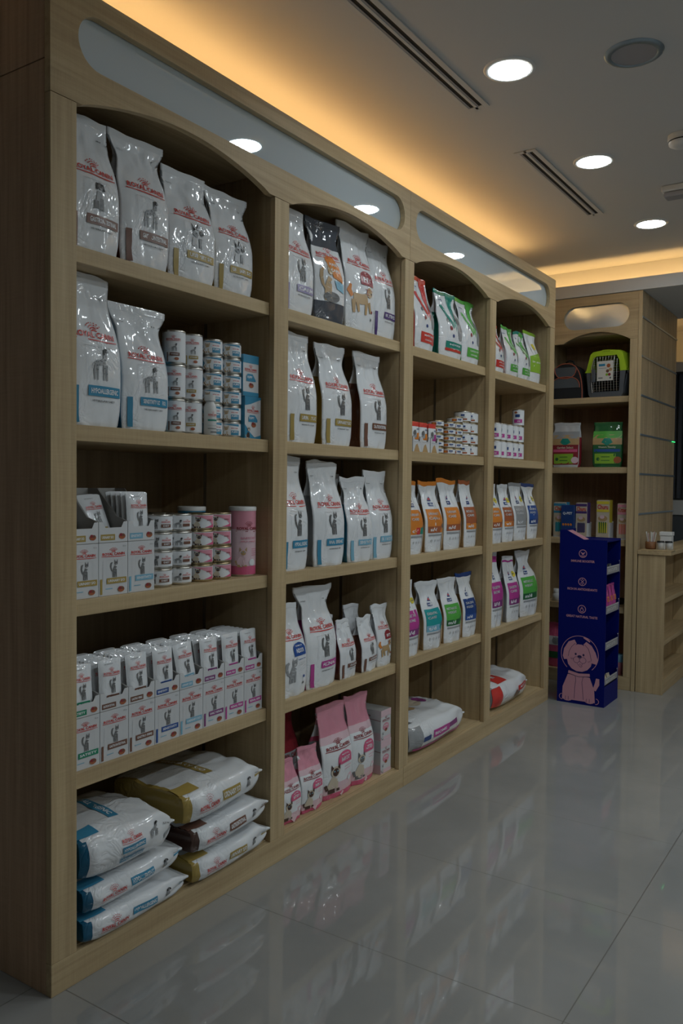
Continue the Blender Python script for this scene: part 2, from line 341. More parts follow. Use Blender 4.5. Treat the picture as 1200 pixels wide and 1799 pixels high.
# ------------------------------------------------------------------ bags
sstep = lambda a, b, x: (lambda t: t*t*(3-2*t))(min(1, max(0, (x-a)/(b-a))))
class Bag:
    def __init__(s, W, H, D, Wt=None, neck=.9, seed=0, lean=0, full=False, shoulder=.60, wr=1.0):
        s.W, s.H, s.D, s.Wt, s.neck, s.sd, s.lean, s.full, s.sh, s.wr = W, H, D, Wt or W, neck, seed*7.31, lean, full, shoulder, wr
    def hw(s, v):
        a = s.W/2*(.94+.06*sstep(0, .12, v)+.02*math.sin(v*4))
        n = s.W/2*s.neck; t = s.Wt/2
        v1 = s.sh; v2 = min(.9, s.sh+.2)
        if v < v2: return a+(n-a)*sstep(v1, v2, v)
        return n+(t-n)*sstep(v2, .97, v)
    def d(s, v):
        base = s.D/2*(.90+.10*math.sin(min(1, v/.6)*math.pi))
        k = sstep(.80, 1.03, v) if s.full else sstep(s.sh-.18, min(.97, s.sh+.32), v)
        return base*(1-k)+.0035
    def front(s, u, v, sg=1):
        d = s.d(v); hw = s.hw(v)
        n1 = noise.noise(Vector((u*1.7+s.sd, v*3.1, sg*3.3+s.sd))); n2 = noise.noise(Vector((u*4.1+9+s.sd, v*8.5+s.sd, sg*5.1)))
        n3 = abs(noise.noise(Vector((u*7+v*5+s.sd, v*16-u*4, sg*2.7+s.sd))))*2-.6
        env = (.5+1.1*sstep(.5, .8, v)+.8*(1-sstep(0, .1, v)))*(1-.8*abs(u)**5)*(1-.85*sstep(.88, .95, v))
        x = d*(.74+.26*(1-abs(u)**2.4))+s.wr*(.0065*n1+.0034*n2+.0016*n3)*env
        z = s.H*v-.012*sstep(.8, 1, v)*(noise.noise(Vector((s.sd, u*1.2, 4)))+.2*u)*s.wr
        return Vector((sg*x+s.lean*v, hw*u, z))
    def side(s, t, v, sg):
        "t 0 at front edge to 1 at back edge"
        a = s.front(sg, v, 1); b = s.front(sg, v, -1); p = a.lerp(b, t); k = math.sin(math.pi*t)
        if s.full: p.y += sg*k*s.D*.16*(1-sstep(.55, .95, v))*(.4+.6*sstep(0, .1, v))
        else: p.y -= sg*k*s.hw(v)*(.10+.30*sstep(.25, .8, v))*(1-sstep(.82, .95, v))
        p.y += sg*s.wr*.005*k*noise.noise(Vector((t*2+s.sd, v*6, sg*2)))
        return p
    def S(s, a, b, lift):
        u = a/(s.W/2); v = b/s.H; v = min(max(v, .001), .999); e = .004
        p = s.front(u, v); n = (s.front(u+e, v)-p).cross(s.front(u, v+e)-p)
        n = n.normalized() if n.length > 1e-12 else Vector((1, 0, 0))
        return p+n*lift
    def SS(s, a, b, lift):
        "writing on the full side gusset: a runs along the height, b across the thickness (front edge up)"
        v = min(max(a/s.H, .001), .999); t = min(max(.5-b/s.D, .02), .98); e = .01
        p = s.side(t, v, 1); n = (s.side(t, v+e, 1)-p).cross(s.side(t+e, v, 1)-p)
        n = n.normalized() if n.length > 1e-12 else Vector((0, 1, 0))
        if n.y < 0: n = -n
        return p+n*lift
    lim = True
    def mesh(s, name, parent, main='film_white', gusset='film_white', zones=(), seal=None, prints=(), sprints=(), bottom=None, sealm=None, gz=None):
        mb = MB(); NU, NS, NV = 20, 7, 34
        vs = [.0]+[.015*(i+1) for i in range(2)]+[.03+(.94-.03)*(i+1)/NV for i in range(NV)]
        rows = []
        for v in vs:
            sh = .97 if v == 0 else 1
            r = [s.front(-1+2*i/NU, v) for i in range(NU+1)]
            r += [s.side(i/NS, v, 1) for i in range(1, NS)]
            r += [s.front(1-2*i/NU, v, -1) for i in range(NU+1)]
            r += [s.side(1-i/NS, v, -1) for i in range(1, NS)]
            rows.append([Vector((p.x*sh, p.y*sh, p.z)) for p in r])
        def mf(a, b):
            v = (vs[a]+vs[a+1])/2
            if NU <= b < NU+NS or b >= 2*NU+NS+0 and b >= 2*NU+1+NS-1:
                if gz:
                    for z0, z1, m in gz:
                        if z0 <= v < z1: return m
                return gusset if v < .68 or not s.lim else main
            for z0, z1, m in zones:
                if z0 <= v < z1: return m
            return main
        mb.grid(rows, mf, closed=True); mb.quad(rows[0][::-1], bottom or gusset)
        draw(mb, s.S, prints, -s.W/2, 0, s.W, s.H)
        if sprints: draw(mb, s.SS, sprints, 0, -s.D/2, s.H, s.D)
        o = mb.build('bag_body', parent)
        sb = MB(); rr = []
        for i in range(7):
            v = .94+.06*i/6
            th = .0026+(.0009 if i % 2 else 0)
            r = []
            for sg in (1, -1):
                for k in range(NU+1):
                    u = (-1+2*k/NU)*sg; p = s.front(u, v, 1); q = s.front(u, v, -1); c = (p+q)/2; c.x += sg*th; r.append(c)
            rr.append(r)
        sb.grid(rr, sealm or main, closed=True); sb.quad(rr[-1], sealm or main)
        sb.build('top_seal', parent)
        return o
GROUPS = {}
def rc(band, word, pic, small='2kg', w2=None):
    bx = .40 if len(word) < 9 else .34
    o = at(logo(), .14, .545, .80, .145)+at(pic, .40, .30, .34, .225)
    o += [('r', bx, .195, .955, .262, band, 1), ('t', word, (bx+.955)/2, .229, (.94-bx)*.86, .034, 'white', 2), ('r', .10, .02, .19, .255, band, 1), ('t', small, .82, .86, .09, .012, 'mid', 1)]
    o += [('r', .30, .55-.035, .305, .29, 'lightgrey', 1), ('r', .30, .515, .80, .518, 'lightgrey', 1), ('t', w2 or 'VETERINARY DIET', .62, .165, .42, .012, 'mid', 1), ('t', 'VETERINARY', .14, .86, .16, .010, 'grey', 1)]
    return o
def rcdome(c, t, pic, t2=None, px=.10, pw=.5):
    return at(logo(), .12, .60, .78, .135)+at(dome(c, t, t2), .44, .44, .46, .14)+at(pic, px, .16, pw, .27)+[('t', 'HEALTH', .72, .40, .3, .012, c, 1), ('r', .56, .36, .88, .364, 'lightgrey', 1), ('r', .56, .34, .84, .344, 'lightgrey', 1), ('e', .82, .2, .03, .03, 0, c, 1), ('e', .80, .13, .03, .03, 0, 'mid', 1)]
def hill(c1, c2, t1, t2, t3, acc=None, pet=True):
    o = [('r', .10, .27, .86, .60, c1, 1), ('p', [(.80, .60), (.86, .60), (.98, .42), (.98, .36), (.80, .36)], c1, 1), ('t', t1, .42, .535, .50, .036, 'lightgrey', 3), ('t', t2, .38, .475, .42, .036, 'lightgrey', 3), ('r', .10, .27, .80, .36, c2, 2), ('t', t3, .34, .318, .34, .05, 'white', 3),
       ('r', .30, .64, .52, .69, 'navy', 1), ('t', "Hill's", .41, .665, .18, .03, 'white', 2), ('p', [(.34, .71), (.46, .71), (.44, .78)], 'navy', 1), ('e', .41, .74, .03, .03, 0, 'red', 2), ('r', .12, .225, .82, .25, 'grey', 1)]
    o += [('e', .25+.15*i, .16, .035, .04, 0, 'lightgrey', 1) for i in range(4)]
    if acc: o += [('e', .78, .72, .13, .10, 0, acc, 1), ('t', 'NEW', .78, .72, .16, .02, 'navy', 2)]
    if pet: o += [('l', [(.90, .02, .05), (.92, .2, .08), (.90, .34, .06)], 'tan', 2), ('e', .90, .36, .08, .07, 0, 'mid', 3)]
    return o
def science(c, t):
    return [('p', [(.52, .98), (.92, .98), (.66, .40)], c, 1), ('p', [(.15, .78), (.26, .78), (.62, .50), (.55, .44)], c, 1), ('r', .22, .10, .98, .24, c, 1), ('t', t, .62, .20, .5, .025, 'white', 2), ('t', 'CHICKEN', .6, .14, .4, .02, 'white', 2),
       ('e', .86, .42, .13, .2, 0, 'grey', 2), ('e', .80, .60, .12, .11, 0, 'mid', 3), ('p', [(.70, .64), (.74, .72), (.80, .66)], 'mid', 3), ('e', .35, .55, .05, .05, 0, 'mid', 1), ('e', .42, .44, .05, .05, 0, 'darkred', 1), ('e', .50, .33, .04, .04, 0, 'navy', 1), ('t', "Hill's", .25, .86, .2, .02, 'navy', 1)]
PINKZ = [(.0, .07, 'film_hotpink'), (.07, .16, 'film_palepink'), (.60, .68, 'film_palepink'), (.68, 2, 'film_pink')]
def pinkprint(t, pic):
    return at(logo('darkred'), .10, .50, .82, .135)+at(dome('hotpink', t, 'MOTHER'), .42, .35, .48, .135)+at(pic, .05, .08, .55, .30)+[('e', .8, .17, .05, .05, 0, 'white', 1), ('l', [(.4, .02, .3), (.9, .2, .05)], 'palepink', 1), ('r', .62, .31, .88, .314, 'hotpink', 1), ('r', .62, .28, .84, .284, 'hotpink', 1)]
BAY = {1: 'first bay', 2: 'second bay', 3: 'third bay', 4: 'last bay'}
ROW = {1: 'top shelf', 2: 'second shelf', 3: 'third shelf', 4: 'fourth shelf', 5: 'bottom shelf'}
ZS = {1: 1.95, 2: 1.483, 3: 1.017, 4: .553, 5: .09}
nb = 0
def bag(bay, row, y0, y1, h, wt, look, prints, gus='white', main='white', D=.11, seed=None, rz=0, neck=.88, x=-.036, zones=(), sealm=None, gz=None, lean=0, sh=.6, wr=1., lab=None, bottom=None):
    global nb; nb += 1
    W = y1-y0
    t = thing('pet_food_bag', look+', '+ROW[row]+', '+BAY[bay], 'bag', (x-D/2, (y0+y1)/2, ZS[row]+.0005), R(rz))
    b = Bag(W, h, D, wt, neck, seed or nb, lean, shoulder=sh, wr=wr)
    b.mesh('bag_body', t, 'film_'+main, 'film_'+gus, zones, prints=prints, sealm=('film_'+sealm if sealm else None), gz=gz, bottom=bottom)
    return t
# ------------------------------------------------------------------ room
CZ = 2.813
mb = MB(); mb.box(-.6, 4.6, -3.6, 7.0, -.1, 0, 'floor_tile'); struct(mb, 'floor')
mb = MB(); mb.box(-.6, 4.6, -3.6, 7.0, CZ, CZ+.1, 'ceiling_paint'); struct(mb, 'ceiling')
mb = MB(); mb.box(-.7, -.6, -3.6, 7.0, 0, CZ, 'wall_paint'); struct(mb, 'wall_left')
mb = MB(); mb.box(4.6, 4.7, -3.6, 7.0, 0, CZ, 'wall_paint'); struct(mb, 'wall_right')
mb = MB(); mb.box(-.6, 4.6, -3.7, -3.6, 0, CZ, 'dark_wall'); struct(mb, 'wall_front')
mb = MB(); mb.box(-.6, 4.6, 7.0, 7.1, 0, CZ, 'wall_paint'); struct(mb, 'wall_back')
# dropped soffit with a cove lip and a riser behind it
mb = MB(); mb.box(-.6, 4.6, 4.2, 5.28, 2.602, 2.63, 'ceiling_paint'); mb.box(-.6, 4.6, 4.185, 4.2, 2.602, 2.682, 'ceiling_paint')
mb.box(-.6, 4.6, 4.34, 5.28, 2.63, CZ-.0005, 'ceiling_paint'); struct(mb, 'trim_1')
mb = MB(); mb.box(-.59, 4.59, 4.225, 4.24, 2.6305, 2.640, 'led_strip_far'); o = mb.build('led_strip'); tag(o, 'warm glowing strip in the cove above the far cabinet', 'light')
# far slatted wall, ledge with cove and pale counter
mb = MB(); mb.box(-.6, 4.6, 6.5, 6.999, 0, 2.36, 'dark_wall'); mb.box(-.6, 4.6, 6.34, 6.5, 2.345, 2.36, 'dark_wall'); mb.box(-.6, 4.6, 6.33, 6.345, 2.345, 2.43, 'ceiling_paint'); struct(mb, 'wall_slatted')
mb = MB()
for i in range(80): mb.box(-.55+i*.05, -.52+i*.05, 6.47, 6.4995, 1.24, 2.344, 'ink_slate')
struct(mb, 'trim_2')
mb = MB(); mb.box(-.59, 4.59, 6.40, 6.42, 2.3605, 2.37, 'led_strip_far'); o = mb.build('led_strip'); tag(o, 'warm glowing strip in the ledge above the dark slatted wall', 'light')
t = thing('counter', 'pale topped dark counter below the slatted wall', 'counter', (0, 6.3, 0))
part('counter_front', t, 'fabric_grey', (-.5, 3, -.1, .165, 0, 1.10)); part('counter_top', t, 'wall_paint', (-.5, 3, -.12, .165, 1.1005, 1.225))

# ceiling fittings
def ring(mb, c, r0, r1, z0, z1, m, n=48):
    mb.lathe([(r0, z1), (r0, z0), (r1, z0+.001), (r1+.004, z1)], m, n, c)
def disc(mb, c, r, z, m, n=48):
    mb.quad([(c[0]+r*math.cos(-2*math.pi*k/n), c[1]+r*math.sin(-2*math.pi*k/n), z) for k in range(n)], m)
DL = ['glowing round downlight beside the round ceiling speaker', 'glowing round downlight beside the slotted diffuser and smoke detector', 'glowing round downlight closest to the warm far cove']
def downlight(x, y, label, grp, m='lamp_disc'):
    t = thing('downlight', label, 'ceiling light', (x, y, CZ), 0, grp)
    mb = MB(); ring(mb, (0, 0, 0), .074, .088, -.006, -.0005, 'plastic_white'); mb.build('trim_ring', t)
    mb = MB(); disc(mb, (0, 0, 0), .074, -.004, m); mb.build('lamp_disc', t)
for (x, y), l in zip(DOWNLIGHTS, DL): downlight(x, y, l, 'downlights along the shelving')
for x, y in FILL_DOWNLIGHTS: downlight(x, y, 'round downlight further out over the aisle', 'downlights over the aisle', 'lamp_disc_fill')
def diffuser(y0, y1, label):
    t = thing('air_diffuser', label, 'air vent', (.37, y0, CZ))
    L = y1-y0; f = MB()
    for a, b in ((-.05, -.029), (-.006, .006), (.029, .05)): f.box(a, b, .0, L, -.005, -.0005, 'ceiling_paint')
    f.box(-.029, .029, 0, .02, -.005, -.0005, 'ceiling_paint'); f.box(-.029, .029, L-.02, L, -.005, -.0005, 'ceiling_paint'); bevel(f.build('frame', t), .001)
    for a in (-.0175, .0175):
        s = MB(); s.box(a-.0113, a+.0113, .021, L-.021, -.0025, -.0005, 'slot_black'); s.box(a-.0113, a-.004, .021, L-.021, -.004, -.0026, 'grille_grey'); s.build('slot', t)
diffuser(.66, 1.70, 'long twin slot air diffuser running out over the first shelving bays')
diffuser(2.19, 3.21, 'twin slot air diffuser between the middle and far downlights')
t = thing('ceiling_speaker', 'round grey speaker grille set in the ceiling', 'speaker', (.99, 1.605, CZ))
mb = MB(); mb.lathe([(.074, -.004), (.076, -.008), (.092, -.006), (.098, -.0005)], 'trim_metal', 48); mb.build('rim', t)
mb = MB(); disc(mb, (0, 0, 0), .075, -.005, 'grille_grey'); mb.build('grille', t)
t = thing('smoke_detector', 'small white domed smoke detector on the ceiling', 'smoke detector', (.985, 2.39, CZ))
mb = MB(); mb.lathe([(.055, -.0005), (.056, -.018), (.052, -.024), (.0525, -.0245)], 'plastic_white', 32); mb.build('base', t)
mb = MB(); mb.lathe([(.05, -.0245), (.05, -.029)], 'slot_black', 32); mb.build('vent_slot', t)
mb = MB(); mb.lathe([(.052, -.029), (.05, -.038), (.036, -.046), (.02, -.049), (.0001, -.049)], 'plastic_white', 32); mb.build('dome', t)
t = thing('emergency_light', 'white rectangular emergency light on the ceiling', 'emergency light', (.93, 3.0, CZ))
bevel(part('housing', t, 'plastic_white', (-.155, .155, -.045, .045, -.03, -.0005), bv=0), .006)
mb = MB(); mb.box(-.145, .145, -.038, .038, -.055, -.0305, 'grille_grey'); bevel(mb.build('lens', t), .008, 3)

# ------------------------------------------------------------------ shelving
def holed(name, parent, outer, holes, th, mp, m, bv=.0015):
    cu = bpy.data.curves.new('c', 'CURVE'); cu.dimensions = '2D'; cu.fill_mode = 'BOTH'; cu.extrude = th/2
    for pts in [outer]+holes:
        s = cu.splines.new('POLY'); s.points.add(len(pts)-1); s.use_cyclic_u = True
        for p, q in zip(s.points, pts): p.co = (q[0], q[1], 0, 1)
    o = bpy.data.objects.new('c', cu); COL.objects.link(o); bpy.context.view_layer.update()
    e = o.evaluated_get(bpy.context.evaluated_depsgraph_get()); me = e.to_mesh()
    mb = MB(); mb.v = [mp(*v.co) for v in me.vertices]; mb.f = [tuple(p.vertices) for p in me.polygons]
    mb.m = [m]*len(mb.f); mb.sm = [False]*len(mb.f); e.to_mesh_clear(); bpy.data.objects.remove(o); bpy.data.curves.remove(cu)
    return mb.build(name, parent)
def stadium(a0, a1, b0, b1, n=16):
    r = (b1-b0)/2; c = (b0+b1)/2
    return [(a1-r+r*math.cos(t), c+r*math.sin(t)) for t in [-math.pi/2+math.pi*i/n for i in range(n+1)]]+[(a0+r+r*math.cos(t), c+r*math.sin(t)) for t in [math.pi/2+math.pi*i/n for i in range(n+1)]]
def arch(a, b, z, rise, n=28):
    return [(a+(b-a)*i/n, z+rise*math.sin(math.pi*i/n)**.82) for i in range(n+1)]
XB, XF, FT = -.54, 0.0, .022
POSTS = [(0, .08), (.8975, .9765), (1.795, 1.874), (2.692, 2.770), (3.59, 3.67)]
def unit(y0, y1, posts, bays, oval, label, endpanel):
    t = thing('shelving_unit', label, 'shelving', (0, y0, 0), 0, 'tall oak shelving units')
    o = -y0
    for a, b in posts: part('post', t, 'oak_upright', (XF-FT, XF, a+o, b+o, .0865, 2.3035))
    part('plinth', t, 'oak_along', (XF-FT, XF, y0+o, y1+o-.002, 0, .086))
    out = [(y0+o, 2.6), (y0+o, 2.305)]
    for a, b in bays: out += arch(a+.018+o, b-.03+o, 2.305, .068)
    out += [(y1+o-.002, 2.305), (y1+o-.002, 2.6)]
    holed('header_panel', t, out, [stadium(oval[0]+o, oval[1]+o, 2.407, 2.547)], FT, lambda x, y, z: (z-FT/2, x, y), 'oak_along')
    part('mirror_panel', t, 'mirror_panel', (-.030, -.0235, y0+o+.03, y1+o-.03, 2.395, 2.58), bv=0)
    part('top_board', t, 'oak_along', (XB, -.0315, y0+o+.02, y1+o-.02, 2.392, 2.41))
    part('back_panel', t, 'oak_panel', (XB-.012, XB, y0+o, y1+o-.002, .0, 2.6))
    part('base_board', t, 'oak_along', (XB, -.0225, y0+o+.02, y1+o-.02, .068, .0895))
    for k, (a, b) in enumerate(bays):
        if not (endpanel and k == 0): part('divider', t, 'oak_upright', (XB, -.0228, a+o-.022, a+o-.004, .0895, 2.391))
        part('divider', t, 'oak_upright', (XB, -.0228, b+o+.004, b+o+.022, .0895, 2.391))
        for z in (1.95, 1.483, 1.017, .553): part('shelf', t, 'oak_along', (XB+.002, -.0232, a+o-.0035, b+o+.0035, z-.043, z))
        for s, yy in ((0, b+o+.0028), (1, a+o-.0038)):
            part('shelf_rail', t, 'aluminium', (-.325, -.311, yy, yy+.001, .1, 2.36), bv=0)
    part('cover_board', t, 'oak_end', (XB, -.0315, y0+o+.021, y1+o-.021, 2.571, 2.585))
    if endpanel:
        part('end_panel', t, 'oak_end', (XB, -.0225, 0, .02, 0, 2.389)); part('end_panel', t, 'oak_end', (XB, -.0225, 0, .02, 2.392, 2.6))
    return t
unit(0, 1.835, POSTS[:3], [(.08, .8975), (.9765, 1.795)], (.085, 1.785), 'tall oak shelving with two arched bays and the dark end panel', True)
unit(1.835, 3.67, POSTS[3:], [(1.874, 2.692), (2.770, 3.59)], (1.885, 3.572), 'tall oak shelving with two arched bays beside the blue display stand', False)
mb = MB(); mb.box(-.268, -.252, .03, 3.64, 2.650, 2.658, 'led_strip'); mb.box(-.270, -.250, .03, 3.64, 2.5855, 2.6495, 'aluminium')
tag(mb.build('led_strip'), 'warm glowing strip along the top of the oak shelving', 'light')

# ------------------------------------------------------------------ bags standing on the shelves
CATP, DSIT, DST, TER = cat(), dogsit(), dogstand(), terrier()
bag(1,1,.085,.258,.372,.15,'white bag with brown band and sitting puppy', rc('brown','GASTROINTESTINAL',DSIT), 'brown', rz=-3)
bag(1,1,.272,.446,.383,.20,'white bag with brown band and standing spotted dog', rc('brown','GASTROINTESTINAL',DST,'2 kg'), 'brown', rz=-4, neck=.86)
bag(1,1,.458,.645,.342,.175,'white bag with gold band and two dog heads, third along', rc('gold','URINARY S/O',TER), 'gold', rz=-5)
bag(1,1,.658,.832,.334,.20,'white bag with gold band and two dog heads, fourth along', rc('gold','URINARY S/O',TER,'SMALL DOG'), 'gold', rz=-4)
bag(1,2,.086,.266,.417,.165,'tall white bag with blue band and spotted dog', rc('blue','HYPOALLERGENIC',DST,'2 kg'), 'blue', rz=-2, D=.12)
bag(1,2,.277,.447,.360,.215,'shorter white bag with blue band and spotted dog beside cans', rc('blue','SENSITIVITY CONTROL',DST,'1.5 kg'), 'blue', rz=-3, neck=.93)
bag(2,1,1.0,1.183,.385,.16,'white bag with lilac band and tabby cat', rc('lilac','CALM',CATP), 'grey', rz=-2)
bag(2,1,1.217,1.384,.395,.195,'dark grey bag with orange panel and long haired cat', at(logo(), .12, .60, .8, .14)+[('p', [(.34, .60), (.42, .64), (.62, .64), (.80, .55), (.9, .40), (.55, .43)], 'orange', 1), ('t', 'HAIR', .60, .56, .3, .03, 'white', 2), ('t', 'CARE', .62, .50, .3, .03, 'white', 2),
  ('p', [(.58, .41), (.92, .39), (.94, .30), (.66, .33)], 'paleblue', 1)]+at(cat('tan', 'cream'), .12, .20, .5, .36)+[('e', .5, .24, .25, .12, 0, 'mid', 1)], 'grey', rz=-9, zones=[(0, .18, 'film_slate'), (.72, 2, 'film_slate')], sealm='slate')
bag(2,1,1.416,1.612,.427,.218,'white bag with red dome and golden dog', rcdome('darkred', 'FIT', golden(), px=.05, pw=.8), 'white', rz=-4)
bag(2,1,1.617,1.783,.415,.165,'white bag with purple side gusset and small tabby cat', rc('purple','NEUTERED',CATP), 'purple', rz=-5)
bag(2,2,1.035,1.213,.40,.17,'white bag with gold band and small black writing below it', rc('gold','URINARY S/O',CATP,'1.5kg','MODERATE CALORIE'), 'gold', rz=-2, wr=1.3)
bag(2,2,1.262,1.452,.395,.195,'white bag with gold band and tabby cat in the middle', rc('gold','URINARY S/O',CATP), 'gold', rz=-3, neck=.8)
bag(2,2,1.535,1.725,.397,.195,'white bag with brown band and tabby cat and brown gusset', rc('brown','GASTROINTESTINAL',CATP), 'brown', rz=-3)
bag(2,2,1.46,1.60,.36,.14,'dark brown backed bag turned away behind the white bag', [('r', .1, .35, .9, .7, 'darkbrown', 1), ('t', '2', .5, .55, .2, .06, 'lightgrey', 2)], 'darkbrown', 'darkbrown', x=-.17, rz=0)
bag(2,3,1.0,1.166,.417,.172,'white bag with blue band and outlined tabby cat', rc('blue','HYPOALLERGENIC',CATP,'2.5 kg'), 'white', rz=0)
bag(2,3,1.222,1.402,.402,.178,'white bag with blue band and grey printed gusset', rc('blue','ANALLERGENIC',CATP), 'grey', rz=-6, wr=1.4)
bag(2,3,1.452,1.615,.347,.175,'shorter white bag with pale blue band and slanting cat', rc('paleblue','SENSITIVITY',CATP), 'blue', rz=-5, neck=.8)
bag(2,3,1.622,1.785,.372,.165,'white bag with pale blue band and bright blue gusset', rc('paleblue','SKIN & COAT',CATP), 'blue', rz=-4)
bag(2,3,1.50,1.64,.36,.15,'plain white bag standing behind the two blue banded bags', [('t', 'VETERINARY', .5, .88, .5, .02, 'grey', 1)], 'grey', x=-.18)
bag(2,4,1.0,1.166,.335,.14,'white bag with blue dome and grey cat', rcdome('deepblue', 'INDOOR', cat('grey', 'lightgrey'), 'HOME LIFE', .12, .5), 'white', rz=0)
bag(2,4,1.01,1.16,.40,.15,'tall plain white bag behind the blue dome bag', [('t', 'HEALTH', .5, .88, .5, .02, 'grey', 1)], x=-.17)
bag(2,4,1.172,1.362,.385,.24,'large white bag with magenta band and tabby cat', rc('magenta','RENAL',CATP,'4 kg'), 'magenta', rz=-2, neck=.85, D=.12)
bag(2,4,1.385,1.507,.232,.096,'small white bag with brown band beside the magenta banded bag', rc('brown','GASTROINTESTINAL',CATP,'400g'), 'brown', D=.08, rz=2)
bag(2,4,1.54,1.672,.226,.125,'small white bag with brown band beside the red dome bag', rc('brown','GASTROINTESTINAL',CATP,'400g'), 'brown', D=.08, rz=4)
bag(2,4,1.673,1.788,.262,.135,'small white bag with red dome and golden cat', rcdome('darkred', 'FIT', golden(), px=.05, pw=.8), 'white', D=.08, rz=0)
bag(2,4,1.43,1.55,.30,.12,'pale bag with grey top standing at the back', [], 'grey', 'white', x=-.24, D=.08)
bag(2,4,1.40,1.52,.24,.12,'small pale bag just behind the small brown banded bag', [], 'brown', 'white', x=-.135, D=.08)
bag(2,4,1.60,1.72,.262,.12,'pale bag behind the small brown banded and red dome bags', [], 'white', 'white', x=-.135, D=.08)
KIT, KIT2 = kitten(), kitten('cream', 'mid')
bag(2,5,1.005,1.135,.225,.10,'small pink and white kitten bag against the post', pinkprint('KITTEN', KIT), 'hotpink', D=.08, zones=PINKZ, sealm='pink', gz=[(.0, .12, 'film_hotpink'), (.12, .6, 'film_grey')])
bag(2,5,1.143,1.275,.24,.115,'small pink and white kitten bag beside the large kitten bag', pinkprint('BABYCAT', KIT), 'hotpink', D=.08, zones=PINKZ, sealm='pink', gz=[(.0, .12, 'film_hotpink'), (.12, .6, 'film_grey')], rz=-3)
bag(2,5,1.292,1.485,.365,.18,'large pink and white bag with seated siamese kitten', pinkprint('BABYCAT', KIT), 'hotpink', zones=PINKZ, sealm='pink', gz=[(.0, .1, 'film_hotpink'), (.1, .62, 'film_grey')], rz=-4)
bag(2,5,1.495,1.655,.365,.165,'large pink and white bag with two small kittens', pinkprint('KITTEN', KIT2), 'hotpink', zones=PINKZ, sealm='pink', gz=[(.0, .1, 'film_hotpink'), (.1, .62, 'film_grey')], rz=-4)
bag(2,5,1.16,1.30,.36,.14,'dark red topped bag behind the small kitten bags', [('t', 'ROYAL CANIN', .5, .5, .8, .05, 'darkred', 1)], 'darkred', 'grey', x=-.16, zones=[(.55, 2, 'film_darkred')], sealm='darkred')
bag(2,5,1.02,1.14,.33,.12,'dark pouch behind the first small kitten bag', [('r', .1, .4, .9, .5, 'grey', 1)], 'darkred', 'darkbrown', x=-.16)
# third bay and the last bay
bag(3,1,1.965,2.158,.34,.165,'white bag with red flash and grey cat', science('red','MATURE'), 'red', rz=2, sealm='red', neck=.95)
bag(3,1,2.225,2.444,.325,.20,'white bag with teal flash and green gusset', science('darkteal','INDOOR')+[('r', .2, .1, .9, .14, 'red', 2)], 'darkteal', rz=-4, sealm='darkteal', neck=.8)
bag(3,1,2.462,2.655,.33,.205,'white bag with bright green flash and green base label', science('green','LIGHT'), 'green', rz=-2, sealm='green', neck=.84)
bag(4,1,2.82,3.005,.27,.15,'white bag with red flash and red label', science('red','ADULT'), 'red', rz=2, sealm='red')
bag(4,1,3.03,3.20,.282,.15,'white bag with green flash and small dog', science('green','PUPPY'), 'white', rz=0, sealm='green', neck=.8)
bag(4,1,3.21,3.375,.28,.14,'shiny white bag with green label, between two green marked bags', science('green','ADULT'), 'green', rz=-2, sealm='darkteal', wr=1.5)
bag(4,1,3.385,3.55,.308,.185,'white bag with large lime patch and yellow spot', [('r', .05, .2, .98, .5, 'lime', 1), ('p', [(.05, .5), (.98, .5), (.98, .62)], 'lime', 1), ('t', 'DIGESTIVE', .5, .4, .7, .03, 'white', 2), ('e', .66, .72, .14, .12, 0, 'yellow', 1), ('e', .3, .66, .08, .08, 0, 'navy', 1)], 'green', rz=-2, sealm='lime')
bag(3,3,1.93,2.072,.335,.14,'white bag with orange block and small green label', hill('orange','orange','URINARY','CARE','c/d')+[('r', .4, .27, .62, .36, 'red', 3), ('r', .62, .27, .86, .36, 'darkteal', 3)], 'tan', rz=0, sealm='orange')
bag(3,3,2.108,2.268,.336,.17,'white bag with orange block and wrinkled top, second along', hill('orange','rust','URINARY','CARE','s/d'), 'tan', rz=-3, sealm='orange', wr=1.4)
bag(3,3,2.30,2.47,.345,.19,'white bag with orange block beside the rust one', hill('orange','rust','URINARY','CARE','s/d'), 'tan', rz=-3, sealm='orange')
bag(3,3,2.525,2.662,.342,.12,'narrow white bag with rust brown block', hill('rust','orange','METABOLIC','CARE','w/d'), 'tan', rz=-3, sealm='rust')
bag(4,3,2.845,3.005,.325,.14,'white bag with orange block and yellow spot', hill('orange','rust','URINARY','CARE','c/d','yellow'), 'mid', rz=0, neck=.8)
bag(4,3,3.022,3.17,.325,.13,'white bag with rust brown block and yellow spot', hill('rust','orange','METABOLIC','CARE','w/d','yellow'), 'mid', rz=-3, neck=.75)
bag(4,3,3.197,3.363,.333,.165,'white bag with grey block and yellow spot', hill('grey','grey','KIDNEY','CARE','k/d','yellow'), 'grey', rz=-4, neck=.85, sealm='grey')
bag(4,3,3.40,3.553,.332,.20,'white bag with navy block and yellow spot', hill('deepblue','navy','SKIN','FOOD','z/d','yellow'), 'tan', rz=-3, neck=.82, sealm='navy')
bag(3,4,1.905,2.05,.342,.145,'white bag with magenta block and yellow spot, first along', hill('magenta','plum','DIGESTIVE','BIOME','i/d','yellow'), 'mid', rz=0, sealm='white')
bag(3,4,2.108,2.275,.318,.21,'white bag with teal block and cat in the gusset', hill('teal','paleblue','DENTAL','CARE','t/d'), 'tan', rz=-3)
bag(3,4,2.322,2.488,.315,.18,'white bag with green block', hill('green','darkgreen','METABOLIC','WEIGHT','m/d'), 'tan', rz=-4)
bag(3,4,2.53,2.677,.325,.175,'white bag with navy block beside the oak divider', hill('navy','deepblue','SKIN','FOOD','z/d'), 'tan', rz=-3, sealm='navy')
